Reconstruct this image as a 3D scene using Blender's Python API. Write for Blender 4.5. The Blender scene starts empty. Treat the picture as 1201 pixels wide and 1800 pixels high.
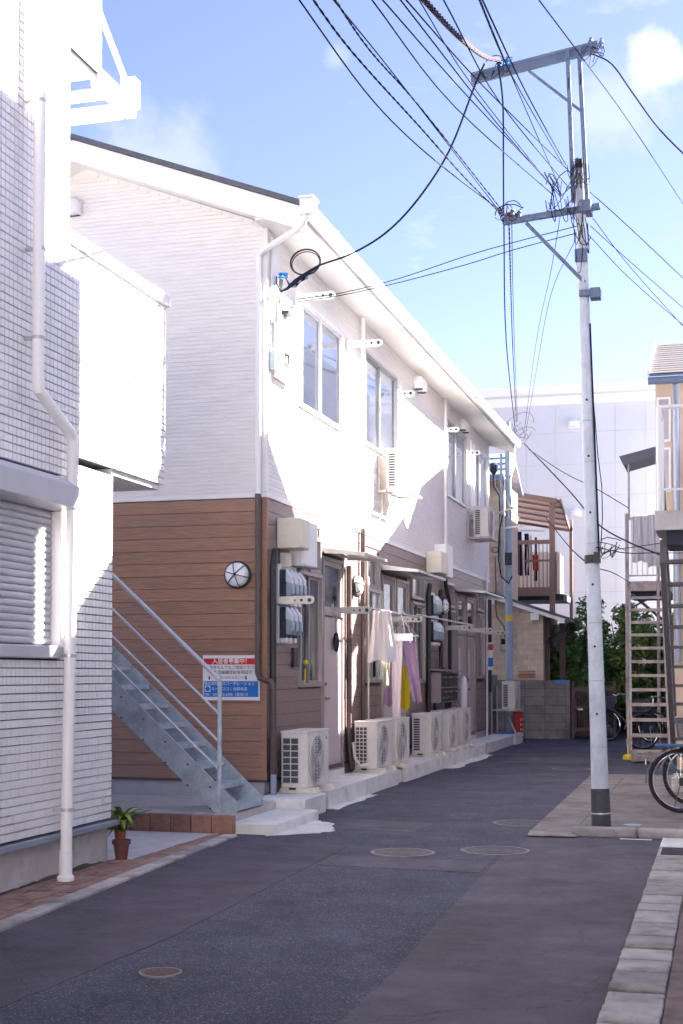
import bpy, math, random
import numpy as np
from mathutils import Vector, Matrix
random.seed(7)
R = math.radians
scene = bpy.context.scene

# ---------------------------------------------------------------- camera
cam_data = bpy.data.cameras.new('camera')
cam = bpy.data.objects.new('camera', cam_data)
scene.collection.objects.link(cam)
scene.camera = cam
cam_data.sensor_fit = 'VERTICAL'
cam_data.sensor_height = 36.0
cam_data.sensor_width = 24.0
cam_data.lens = 48.0
cam_data.shift_y = 0.12175
cam_data.clip_start = 0.05
cam_data.clip_end = 6000
cam.location = (0, 0, 1.5)
cam.rotation_euler = (R(90 + 1.5), 0, R(15.598))

# ---------------------------------------------------------------- light
SUN = Vector((1.0, 0.75, 0.85)).normalized()      # towards the sun
world = bpy.data.worlds.new('World')
scene.world = world
world.use_nodes = True
wn, wl = world.node_tree.nodes, world.node_tree.links
wn.clear()
w_out = wn.new('ShaderNodeOutputWorld')
w_bg = wn.new('ShaderNodeBackground')
w_bg.inputs['Strength'].default_value = SKY_STRENGTH = 0.05
sky = wn.new('ShaderNodeTexSky')
sky.sky_type = 'NISHITA'
sky.sun_disc = False
sky.sun_elevation = math.asin(SUN.z)
sky.sun_rotation = math.atan2(SUN.x, SUN.y)
sky.altitude = 0
sky.air_density = 0.62
sky.dust_density = 0.5
sky.ozone_density = 3.0
CLOUDS_AND_GLOW = [((-0.043, 0.914, 0.404), 0.022, 0.9, 2.4), ((-0.372, 0.862, 0.345), 0.085, 0.36, 2.1), ((-0.075, 0.922, 0.379), 0.045, 0.35, 2.4), ((-0.248, 0.875, 0.416), 0.014, 0.3, 2.4)]
# a few thin clouds over the blue
geo = wn.new('ShaderNodeTexCoord')
mp = wn.new('ShaderNodeMapping')
mp.inputs['Scale'].default_value = (3.0, 3.0, 6.5)
mp.inputs['Location'].default_value = (0.35, 0.2, 0.1)
n1 = wn.new('ShaderNodeTexNoise')
n1.inputs['Scale'].default_value = 1.6
n1.inputs['Detail'].default_value = 7
n1.inputs['Roughness'].default_value = 0.6
cr = wn.new('ShaderNodeValToRGB')
cr.color_ramp.elements[0].position = 0.66
cr.color_ramp.elements[0].color = (0, 0, 0, 1)
cr.color_ramp.elements[1].position = 0.85
cr.color_ramp.elements[1].color = (0.8, 0.8, 0.8, 1)
mx = wn.new('ShaderNodeMixRGB')
mx.inputs['Color2'].default_value = (2.6, 2.65, 2.8, 1)
wl.new(geo.outputs['Generated'], mp.inputs['Vector'])
wl.new(mp.outputs['Vector'], n1.inputs['Vector'])
wl.new(n1.outputs['Fac'], cr.inputs['Fac'])
wl.new(cr.outputs['Color'], mx.inputs['Fac'])
tint = wn.new('ShaderNodeMixRGB')
tint.blend_type = 'MULTIPLY'
tint.inputs['Fac'].default_value = 1
tint.inputs['Color2'].default_value = (0.91, 0.725, 0.79, 1)
wl.new(sky.outputs['Color'], tint.inputs['Color1'])
wl.new(tint.outputs['Color'], mx.inputs['Color1'])
# drifting wisps with noise-broken edges; the widest paints white glare by the tiled house
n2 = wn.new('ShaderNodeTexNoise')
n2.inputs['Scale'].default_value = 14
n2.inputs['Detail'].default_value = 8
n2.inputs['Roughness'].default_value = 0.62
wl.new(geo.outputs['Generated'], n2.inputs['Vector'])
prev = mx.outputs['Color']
for d_, rad_, amt_, brk_ in CLOUDS_AND_GLOW:
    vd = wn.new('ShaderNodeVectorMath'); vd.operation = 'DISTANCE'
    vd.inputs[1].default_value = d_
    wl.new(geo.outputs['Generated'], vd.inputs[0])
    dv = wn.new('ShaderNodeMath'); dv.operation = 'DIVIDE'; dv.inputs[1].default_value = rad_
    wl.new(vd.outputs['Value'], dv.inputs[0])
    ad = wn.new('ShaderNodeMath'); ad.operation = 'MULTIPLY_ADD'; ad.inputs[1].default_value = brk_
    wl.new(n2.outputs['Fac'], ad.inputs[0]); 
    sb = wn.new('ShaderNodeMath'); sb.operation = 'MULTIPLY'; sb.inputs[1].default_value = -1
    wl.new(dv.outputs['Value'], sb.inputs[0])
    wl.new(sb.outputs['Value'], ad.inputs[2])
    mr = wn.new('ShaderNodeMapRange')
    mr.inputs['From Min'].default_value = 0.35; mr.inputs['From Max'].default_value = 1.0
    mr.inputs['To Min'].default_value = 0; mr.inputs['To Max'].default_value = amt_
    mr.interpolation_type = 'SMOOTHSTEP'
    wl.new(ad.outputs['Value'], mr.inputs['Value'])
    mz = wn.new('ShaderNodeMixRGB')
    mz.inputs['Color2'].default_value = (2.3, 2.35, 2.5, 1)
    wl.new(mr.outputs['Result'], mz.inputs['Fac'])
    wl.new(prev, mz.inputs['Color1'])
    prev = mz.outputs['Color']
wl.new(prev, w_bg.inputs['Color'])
wl.new(w_bg.outputs['Background'], w_out.inputs['Surface'])

sun_data = bpy.data.lights.new('sun', 'SUN')
sun_data.energy = 5.0
sun_data.angle = R(0.5)
sun_data.color = (1.0, 0.95, 0.87)
sun = bpy.data.objects.new('sun', sun_data)
scene.collection.objects.link(sun)
sun.rotation_euler = SUN.to_track_quat('Z', 'Y').to_euler()

scene.view_settings.view_transform = 'Standard'
scene.view_settings.look = 'None'
scene.view_settings.exposure = 3.42
scene.view_settings.gamma = 1.0
scene.view_settings.use_curve_mapping = False
scene.cycles.max_bounces = 12
scene.cycles.diffuse_bounces = 8
scene.cycles.transparent_max_bounces = 16

# ---------------------------------------------------------------- materials
def lin(c):
    return tuple(((v / 255 + 0.055) / 1.055) ** 2.4 if v / 255 > 0.04045 else v / 255 / 12.92 for v in c)

def material(name, col, rough=0.6, metal=0.0, noise=0.0, nscale=8.0, stretch=(1, 1, 1), bump=0.0, bscale=60.0,
             spec=0.5, rand=0.0, dirt=None, dirt_scale=2.0, dirt_amt=0.5, col2=None):
    """Principled surface; base colour col wanders by noise toward darker/lighter, optional second colour and dirt."""
    m = bpy.data.materials.new(name)
    m.use_nodes = True
    nt = m.node_tree
    N, L = nt.nodes, nt.links
    b = N['Principled BSDF']
    b.inputs['Roughness'].default_value = rough
    b.inputs['Metallic'].default_value = metal
    b.inputs['Specular IOR Level'].default_value = spec
    b.inputs['Base Color'].default_value = (*col, 1)
    tc = N.new('ShaderNodeTexCoord')
    mp = N.new('ShaderNodeMapping')
    mp.inputs['Scale'].default_value = stretch
    L.new(tc.outputs['Object'], mp.inputs['Vector'])
    cur = None
    if noise > 0 or col2:
        n = N.new('ShaderNodeTexNoise')
        n.inputs['Scale'].default_value = nscale
        n.inputs['Detail'].default_value = 6
        n.inputs['Roughness'].default_value = 0.65
        L.new(mp.outputs['Vector'], n.inputs['Vector'])
        r = N.new('ShaderNodeValToRGB')
        c2 = col2 or tuple(min(1, c * (1 + noise)) for c in col)
        c1 = tuple(c * (1 - noise) for c in col) if not col2 else col
        r.color_ramp.elements[0].position = 0.32
        r.color_ramp.elements[1].position = 0.68
        r.color_ramp.elements[0].color = (*c1, 1)
        r.color_ramp.elements[1].color = (*c2, 1)
        L.new(n.outputs['Fac'], r.inputs['Fac'])
        cur = r.outputs['Color']
    if dirt:
        n = N.new('ShaderNodeTexNoise')
        n.inputs['Scale'].default_value = dirt_scale
        n.inputs['Detail'].default_value = 9
        n.inputs['Roughness'].default_value = 0.7
        L.new(tc.outputs['Object'], n.inputs['Vector'])
        r = N.new('ShaderNodeValToRGB')
        r.color_ramp.elements[0].position = 0.5
        r.color_ramp.elements[1].position = 0.72
        r.color_ramp.elements[0].color = (0, 0, 0, 1)
        r.color_ramp.elements[1].color = (dirt_amt,) * 3 + (1,)
        L.new(n.outputs['Fac'], r.inputs['Fac'])
        x = N.new('ShaderNodeMixRGB')
        L.new(r.outputs['Color'], x.inputs['Fac'])
        x.inputs['Color2'].default_value = (*dirt, 1)
        if cur:
            L.new(cur, x.inputs['Color1'])
        else:
            x.inputs['Color1'].default_value = (*col, 1)
        cur = x.outputs['Color']
    if rand > 0:
        oi = N.new('ShaderNodeObjectInfo')
        mr = N.new('ShaderNodeMapRange')
        mr.inputs['To Min'].default_value = 1 - rand
        mr.inputs['To Max'].default_value = 1 + rand
        L.new(oi.outputs['Random'], mr.inputs['Value'])
        x = N.new('ShaderNodeMixRGB')
        x.blend_type = 'MULTIPLY'
        x.inputs['Fac'].default_value = 1
        if cur:
            L.new(cur, x.inputs['Color1'])
        else:
            x.inputs['Color1'].default_value = (*col, 1)
        L.new(mr.outputs['Result'], x.inputs['Color2'])
        cur = x.outputs['Color']
    if cur:
        L.new(cur, b.inputs['Base Color'])
    if bump > 0:
        n = N.new('ShaderNodeTexNoise')
        n.inputs['Scale'].default_value = bscale
        n.inputs['Detail'].default_value = 4
        L.new(mp.outputs['Vector'], n.inputs['Vector'])
        bp = N.new('ShaderNodeBump')
        bp.inputs['Strength'].default_value = bump
        bp.inputs['Distance'].default_value = 0.01
        L.new(n.outputs['Fac'], bp.inputs['Height'])
        L.new(bp.outputs['Normal'], b.inputs['Normal'])
    return m

def asphalt(name, base, speck, amt, sc, tint):
    m = material(name, base, 0.85, noise=0.25, nscale=0.9, bump=0.55, bscale=140, spec=0.35)
    N, L = m.node_tree.nodes, m.node_tree.links
    b = N['Principled BSDF']
    src = b.inputs['Base Color'].links[0].from_socket
    tc = N.new('ShaderNodeTexCoord')
    v = N.new('ShaderNodeTexVoronoi')
    v.inputs['Scale'].default_value = sc
    L.new(tc.outputs['Object'], v.inputs['Vector'])
    sp = N.new('ShaderNodeSeparateColor')
    L.new(v.outputs['Color'], sp.inputs['Color'])
    r = N.new('ShaderNodeValToRGB')
    r.color_ramp.elements[0].position = 1 - amt
    r.color_ramp.elements[1].position = 1.0
    r.color_ramp.elements[0].color = (0, 0, 0, 1)
    r.color_ramp.elements[1].color = (0.5, 0.5, 0.5, 1)
    L.new(sp.outputs['Red'], r.inputs['Fac'])
    x = N.new('ShaderNodeMixRGB')
    L.new(r.outputs['Color'], x.inputs['Fac'])
    L.new(src, x.inputs['Color1'])
    x.inputs['Color2'].default_value = (*speck, 1)
    # large soft stains and a finer grain
    n = N.new('ShaderNodeTexNoise')
    n.inputs['Scale'].default_value = 260
    n.inputs['Detail'].default_value = 2
    L.new(tc.outputs['Object'], n.inputs['Vector'])
    r2 = N.new('ShaderNodeValToRGB')
    r2.color_ramp.elements[0].position = 0.3
    r2.color_ramp.elements[1].position = 0.7
    r2.color_ramp.elements[0].color = (0.7, 0.7, 0.7, 1)
    r2.color_ramp.elements[1].color = (*tint, 1)
    L.new(n.outputs['Fac'], r2.inputs['Fac'])
    x2 = N.new('ShaderNodeMixRGB')
    x2.blend_type = 'MULTIPLY'
    x2.inputs['Fac'].default_value = 1
    L.new(x.outputs['Color'], x2.inputs['Color1'])
    L.new(r2.outputs['Color'], x2.inputs['Color2'])
    n3 = N.new('ShaderNodeTexNoise')
    n3.inputs['Scale'].default_value = 1.7
    n3.inputs['Detail'].default_value = 8
    n3.inputs['Roughness'].default_value = 0.7
    L.new(tc.outputs['Object'], n3.inputs['Vector'])
    r3 = N.new('ShaderNodeValToRGB')
    r3.color_ramp.elements[0].position = 0.35
    r3.color_ramp.elements[1].position = 0.6
    r3.color_ramp.elements[0].color = (0.62, 0.63, 0.66, 1)
    r3.color_ramp.elements[1].color = (1.08, 1.05, 1.04, 1)
    L.new(n3.outputs['Fac'], r3.inputs['Fac'])
    x3 = N.new('ShaderNodeMixRGB')
    x3.blend_type = 'MULTIPLY'
    x3.inputs['Fac'].default_value = 1
    L.new(x2.outputs['Color'], x3.inputs['Color1'])
    L.new(r3.outputs['Color'], x3.inputs['Color2'])
    # hairline cracks and tar streaks: thin bands where a warped noise crosses its middle
    n4 = N.new('ShaderNodeTexNoise')
    n4.inputs['Scale'].default_value = 0.9
    n4.inputs['Detail'].default_value = 10
    n4.inputs['Roughness'].default_value = 0.55
    n4.inputs['Distortion'].default_value = 0.6
    L.new(tc.outputs['Object'], n4.inputs['Vector'])
    s4 = N.new('ShaderNodeMath'); s4.operation = 'SUBTRACT'; s4.inputs[1].default_value = 0.5
    a4 = N.new('ShaderNodeMath'); a4.operation = 'ABSOLUTE'
    L.new(n4.outputs['Fac'], s4.inputs[0]); L.new(s4.outputs['Value'], a4.inputs[0])
    m4 = N.new('ShaderNodeMapRange')
    m4.inputs['From Min'].default_value = 0.0; m4.inputs['From Max'].default_value = 0.0035
    m4.inputs['To Min'].default_value = 0.55; m4.inputs['To Max'].default_value = 1.0
    L.new(a4.outputs['Value'], m4.inputs['Value'])
    x4 = N.new('ShaderNodeMixRGB'); x4.blend_type = 'MULTIPLY'; x4.inputs['Fac'].default_value = 1
    L.new(x3.outputs['Color'], x4.inputs['Color1']); L.new(m4.outputs['Result'], x4.inputs['Color2'])
    L.new(x4.outputs['Color'], b.inputs['Base Color'])
    return m

M = {}
M['asphalt'] = asphalt('asphalt_coarse', (0.062, 0.062, 0.095), (0.42, 0.40, 0.46), 0.17, 150, (1.3, 1.3, 1.3))
M['asphalt_fine'] = asphalt('asphalt_fine', (0.092, 0.083, 0.112), (0.2, 0.2, 0.2), 0.04, 120, (1.12, 1.1, 1.12))
M['asphalt_fine2'] = asphalt('asphalt_fine_grey', (0.122, 0.110, 0.136), (0.2, 0.2, 0.2), 0.05, 110, (1.15, 1.13, 1.13))
M['concrete'] = material('concrete', (0.50, 0.475, 0.46), 0.85, noise=0.12, nscale=6, bump=0.2, bscale=90, dirt=(0.2, 0.18, 0.16), dirt_scale=2.2, dirt_amt=0.45)
M['concrete_light'] = material('concrete_light', (0.72, 0.70, 0.68), 0.85, noise=0.1, nscale=5, bump=0.25, bscale=70, dirt=(0.25, 0.23, 0.2), dirt_scale=3, dirt_amt=0.5)
M['concrete_paving'] = material('concrete_paving', (0.205, 0.18, 0.178), 0.9, noise=0.25, nscale=3, bump=0.4, bscale=60, dirt=(0.085, 0.065, 0.062), dirt_scale=1.1, dirt_amt=0.85)
M['kerb_stone'] = material('kerb_stone', (0.36, 0.33, 0.32), 0.9, noise=0.25, nscale=6, bump=0.4, bscale=80, dirt=(0.12, 0.095, 0.10), dirt_scale=2.6, dirt_amt=0.85, rand=0.25)
M['foundation'] = material('foundation', (0.48, 0.45, 0.46), 0.85, noise=0.12, nscale=3, bump=0.15, bscale=40, dirt=(0.15, 0.14, 0.13), dirt_scale=2.5, dirt_amt=0.5)
M['moss'] = material('moss', (0.10, 0.095, 0.085), 1.0, noise=0.4, nscale=20, bump=0.5, bscale=90)
M['brick_red'] = material('brick_red', (0.30, 0.155, 0.115), 0.9, noise=0.3, nscale=9, bump=0.3, bscale=90, dirt=(0.06, 0.035, 0.03), dirt_scale=5, dirt_amt=0.7, rand=0.2)
M['paver'] = material('paver', (0.26, 0.155, 0.12), 0.9, noise=0.3, nscale=12, bump=0.3, bscale=90, dirt=(0.3, 0.26, 0.23), dirt_scale=8, dirt_amt=0.6, rand=0.2)
M['tile'] = material('white_tile', (0.82, 0.80, 0.80), 0.35, noise=0.05, nscale=2, spec=0.4, dirt=(0.60, 0.54, 0.50), dirt_scale=0.9, dirt_amt=0.6)
M['grout'] = material('grout', (0.085, 0.085, 0.10), 0.95)
M['white_siding'] = material('white_siding', (0.81, 0.775, 0.75), 0.6, noise=0.05, nscale=3, stretch=(1, 1, 6), bump=0.35, bscale=30, spec=0.3)
M['brown_siding'] = material('brown_siding', (0.32, 0.162, 0.102), 0.40, noise=0.22, nscale=5, stretch=(1, 1, 14), bump=0.6, bscale=9, spec=0.75, rand=0.07, dirt=(0.20, 0.115, 0.085), dirt_scale=1.5, dirt_amt=0.4)
M['sky_tint_siding'] = material('brown_siding_sky_cast', (0.215, 0.145, 0.135), 0.34, noise=0.26, nscale=5, stretch=(1, 1, 14), bump=0.7, bscale=9, spec=0.8, rand=0.08, dirt=(0.15, 0.11, 0.105), dirt_scale=1.5, dirt_amt=0.5)  # same brown board; the sky light's mauve cast is mixed into its colour
M['white_paint'] = material('white_paint', (0.84, 0.82, 0.81), 0.4, noise=0.03, nscale=2)
M['white_plastic'] = material('white_plastic', (0.80, 0.79, 0.80), 0.35, noise=0.03, nscale=3)
M['cream_plastic'] = material('cream_plastic', (0.74, 0.69, 0.57), 0.45, noise=0.06, nscale=3, dirt=(0.45, 0.38, 0.28), dirt_scale=5, dirt_amt=0.4)
M['ac_body'] = material('ac_body', (0.76, 0.71, 0.66), 0.45, noise=0.06, nscale=3, dirt=(0.36, 0.32, 0.27), dirt_scale=3, dirt_amt=0.5)
M['ac_grille'] = material('ac_grille', (0.62, 0.59, 0.56), 0.5)
M['ac_dark'] = material('ac_dark', (0.06, 0.06, 0.07), 0.7, noise=0.3, nscale=60)
M['ac_fin'] = material('ac_fins', (0.075, 0.075, 0.09), 0.7, noise=0.3, nscale=60)
M['siding_back'] = material('siding_joint', (0.10, 0.065, 0.055), 0.9)
M['siding_back_white'] = material('siding_joint_white', (0.66, 0.63, 0.62), 0.9)
M['paver_strip'] = material('reddish_strip', (0.20, 0.14, 0.14), 0.95, noise=0.3, nscale=5, bump=0.4, bscale=70, dirt=(0.07, 0.05, 0.055), dirt_scale=3, dirt_amt=0.7)
M['oil_stain'] = material('oil_stain', (0.042, 0.042, 0.050), 0.6, noise=0.6, nscale=14)
M['teal'] = material('teal_mark', (0.02, 0.35, 0.38), 0.4)
M['brown_pipe'] = material('brown_pipe', (0.085, 0.055, 0.052), 0.35, noise=0.15, nscale=4)
M['black_pipe'] = material('black_pipe', (0.02, 0.019, 0.022), 0.45, noise=0.2, nscale=6)
M['black'] = material('black_paint', (0.018, 0.018, 0.02), 0.5)
M['aluminium'] = material('bronze_aluminium', (0.38, 0.335, 0.33), 0.35, metal=0.5, noise=0.08, nscale=3)
M['silver'] = material('silver_aluminium', (0.52, 0.51, 0.50), 0.35, metal=0.6, noise=0.08, nscale=5)
M['galv'] = material('galvanised_steel', (0.42, 0.48, 0.54), 0.42, metal=0.35, noise=0.22, nscale=9, dirt=(0.22, 0.25, 0.27), dirt_scale=4, dirt_amt=0.5, bump=0.05)
M['galv_light'] = material('galvanised_rail', (0.55, 0.56, 0.60), 0.4, metal=0.5, noise=0.1, nscale=9)
M['pole'] = material('pole_concrete', (0.55, 0.58, 0.64), 0.8, noise=0.15, nscale=5, stretch=(1, 1, 0.5), bump=0.2, bscale=60, dirt=(0.25, 0.24, 0.25), dirt_scale=3, dirt_amt=0.5)
M['pole_steel'] = material('pole_steel', (0.12, 0.16, 0.24), 0.6, metal=0.1, noise=0.15, nscale=7, dirt=(0.2, 0.17, 0.16), dirt_scale=5, dirt_amt=0.5)
M['cable'] = material('cable_black', (0.016, 0.020, 0.042), 0.9, spec=0.1)
M['cable_worn'] = material('cable_worn', (0.060, 0.045, 0.055), 0.9, spec=0.1, noise=0.5, nscale=30)
M['wire_grey'] = material('wire_grey', (0.07, 0.065, 0.08), 0.9, spec=0.1, noise=0.4, nscale=30)
M['red'] = material('red_paint', (0.50, 0.012, 0.010), 0.45, noise=0.08, nscale=4)
M['red_print'] = material('red_print', (0.62, 0.025, 0.03), 0.4)
M['blue_print'] = material('blue_print', (0.012, 0.16, 0.52), 0.4)
M['white_print'] = material('white_print', (0.78, 0.76, 0.76), 0.45)
M['ink'] = material('ink', (0.05, 0.05, 0.06), 0.6)
M['yellow'] = material('yellow_tape', (0.75, 0.55, 0.03), 0.5)
M['blue_hose'] = material('blue_hose', (0.012, 0.07, 0.24), 0.4)
M['blue_tarp'] = material('blue_tarp', (0.03, 0.22, 0.45), 0.5, noise=0.3, nscale=20, bump=0.3)
M['roof_dark'] = material('roof_dark', (0.10, 0.105, 0.12), 0.6, noise=0.15, nscale=10)
M['roof_brown'] = material('roof_brown_shingle', (0.055, 0.045, 0.05), 0.7, noise=0.15, nscale=20, rand=0.15)
M['roof_tile'] = material('roof_tile_grey', (0.22, 0.26, 0.36), 0.35, noise=0.2, nscale=10, rand=0.25)
M['beige_tile'] = material('beige_tile', (0.66, 0.53, 0.41), 0.6, noise=0.12, nscale=14, rand=0.10, bump=0.2)
M['beige_wall'] = material('beige_wall', (0.58, 0.45, 0.36), 0.8, noise=0.06, nscale=3)
M['grey_wall'] = material('pale_grey_wall', (0.60, 0.59, 0.58), 0.8, noise=0.04, nscale=1.2, bump=0.25, bscale=9, dirt=(0.46, 0.45, 0.48), dirt_scale=0.6, dirt_amt=0.5)
M['block'] = material('concrete_block', (0.26, 0.23, 0.21), 0.95, noise=0.2, nscale=6, bump=0.5, bscale=70, dirt=(0.06, 0.05, 0.05), dirt_scale=2, dirt_amt=0.6, rand=0.12)
M['brown_steel'] = material('brown_steel', (0.20, 0.125, 0.105), 0.5, noise=0.1, nscale=4)
M['rust_steel'] = material('rusty_steel', (0.55, 0.49, 0.46), 0.6, noise=0.1, nscale=4, dirt=(0.32, 0.12, 0.04), dirt_scale=5, dirt_amt=0.85)
M['grey_steel'] = material('grey_steel', (0.15, 0.14, 0.155), 0.55, noise=0.1, nscale=4, dirt=(0.12, 0.08, 0.07), dirt_scale=4, dirt_amt=0.6)
M['gate'] = material('gate_brown', (0.11, 0.065, 0.06), 0.6, noise=0.15, nscale=5)
M['door'] = material('door_pinkgrey', (0.50, 0.42, 0.42), 0.4, noise=0.06, nscale=4, stretch=(6, 6, 0.4), spec=0.45)
M['shutter'] = material('shutter_grey', (0.50, 0.49, 0.53), 0.4, noise=0.05, nscale=3, rand=0.04)
M['drip'] = material('drip_metal', (0.30, 0.33, 0.42), 0.4, metal=0.3, noise=0.1, nscale=3)
M['curtain'] = material('curtain', (0.66, 0.64, 0.62), 0.9, noise=0.08, nscale=3, stretch=(10, 10, 0.3))
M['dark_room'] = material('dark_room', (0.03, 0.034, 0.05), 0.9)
M['frost'] = material('frosted_pane', (0.30, 0.33, 0.36), 0.25, noise=0.12, nscale=2)
M['wood_slat'] = material('terracotta_bar', (0.42, 0.20, 0.11), 0.7, noise=0.2, nscale=8)
M['leaf'] = material('leaf_green', (0.065, 0.15, 0.035), 0.5, noise=0.4, nscale=2.5, rand=0.2)
M['leaf_light'] = material('leaf_light', (0.21, 0.27, 0.045), 0.5, noise=0.3, nscale=3)
M['bark'] = material('bark', (0.07, 0.055, 0.045), 0.9, noise=0.3, nscale=12, bump=0.5)
M['terracotta'] = material('terracotta', (0.20, 0.065, 0.045), 0.8, noise=0.2, nscale=10)
M['lamp_glass'] = material('lamp_glass', (0.85, 0.85, 0.87), 0.3, noise=0.04, nscale=3)
M['meter_glass'] = material('meter_dark', (0.035, 0.045, 0.07), 0.2, noise=0.3, nscale=30)
M['meter_grey'] = material('meter_grey', (0.30, 0.37, 0.44), 0.3, noise=0.2, nscale=20)
M['iron'] = material('cast_iron', (0.065, 0.058, 0.070), 0.6, metal=0.3, noise=0.25, nscale=20, bump=0.3)
M['iron_brown'] = material('cast_iron_brown', (0.055, 0.03, 0.03), 0.6, noise=0.4, nscale=60, bump=0.4)
M['iron_brown_light'] = material('cast_iron_brown_light', (0.16, 0.095, 0.095), 0.7, noise=0.3, nscale=60)
M['iron_rim'] = material('manhole_rim', (0.21, 0.18, 0.20), 0.7, noise=0.2, nscale=20)
M['cloth_white'] = material('cloth_white', (0.72, 0.68, 0.68), 0.9, noise=0.05, nscale=4)
M['cloth_pink'] = material('cloth_pale_pink', (0.80, 0.70, 0.74), 0.9, noise=0.05, nscale=4)
M['cloth_purple'] = material('cloth_mauve', (0.32, 0.22, 0.34), 0.9, noise=0.08, nscale=4)
M['cloth_yellow'] = material('cloth_yellow', (0.70, 0.55, 0.03), 0.9, noise=0.05, nscale=4)
M['cloth_navy'] = material('cloth_navy', (0.012, 0.016, 0.05), 0.9, noise=0.1, nscale=4)
M['cloth_red'] = material('cloth_red', (0.45, 0.04, 0.02), 0.9)
M['cloth_cream'] = material('cloth_cream', (0.50, 0.50, 0.38), 0.9)
M['rubber'] = material('rubber', (0.014, 0.014, 0.018), 0.7)
M['chrome'] = material('chrome', (0.6, 0.6, 0.62), 0.2, metal=1.0)
M['blue_cover'] = material('blue_seat_cover', (0.02, 0.11, 0.22), 0.5)
M['basket'] = material('basket_wire', (0.14, 0.15, 0.20), 0.5, metal=0.4)
M['green'] = material('green_dial', (0.01, 0.30, 0.08), 0.4)
M['house_wall'] = material('street_house_wall', (0.68, 0.71, 0.78), 0.85, noise=0.06, nscale=2)

def glass_mat(name, tint, mixfac):
    m = bpy.data.materials.new(name)
    m.use_nodes = True
    N, L = m.node_tree.nodes, m.node_tree.links
    N.clear()
    o = N.new('ShaderNodeOutputMaterial')
    t = N.new('ShaderNodeBsdfTransparent')
    t.inputs['Color'].default_value = (*tint, 1)
    g = N.new('ShaderNodeBsdfGlossy')
    g.inputs['Roughness'].default_value = 0.03
    g.inputs['Color'].default_value = (0.9, 0.93, 1, 1)
    fr = N.new('ShaderNodeFresnel')
    fr.inputs['IOR'].default_value = 1.5
    ad = N.new('ShaderNodeMath')
    ad.operation = 'ADD'
    ad.inputs[1].default_value = mixfac
    x = N.new('ShaderNodeMixShader')
    L.new(fr.outputs['Fac'], ad.inputs[0])
    L.new(ad.outputs['Value'], x.inputs['Fac'])
    L.new(t.outputs['BSDF'], x.inputs[1])
    L.new(g.outputs['BSDF'], x.inputs[2])
    L.new(x.outputs['Shader'], o.inputs['Surface'])
    return m
M['glass'] = glass_mat('window_glass', (0.86, 0.9, 0.92), 0.04)
M['canopy_sheet'] = material('canopy_sheet', (0.46, 0.46, 0.50), 0.3, noise=0.1, nscale=3)
M['galv_blue'] = material('painted_steel_blue', (0.36, 0.44, 0.54), 0.5, noise=0.12, nscale=6, dirt=(0.24, 0.25, 0.28), dirt_scale=4, dirt_amt=0.4)
M['dark_fence'] = material('dark_fence', (0.03, 0.025, 0.03), 0.9, noise=0.3, nscale=6)
M['soil'] = material('soil', (0.055, 0.045, 0.045), 1.0, noise=0.3, nscale=8)
M['meter_pale'] = material('meter_pale', (0.62, 0.66, 0.70), 0.35)
M['pot_dark'] = material('pot_dark', (0.15, 0.055, 0.045), 0.8, noise=0.2, nscale=10)

# ---------------------------------------------------------------- geometry helpers
COL = scene.collection

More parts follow.
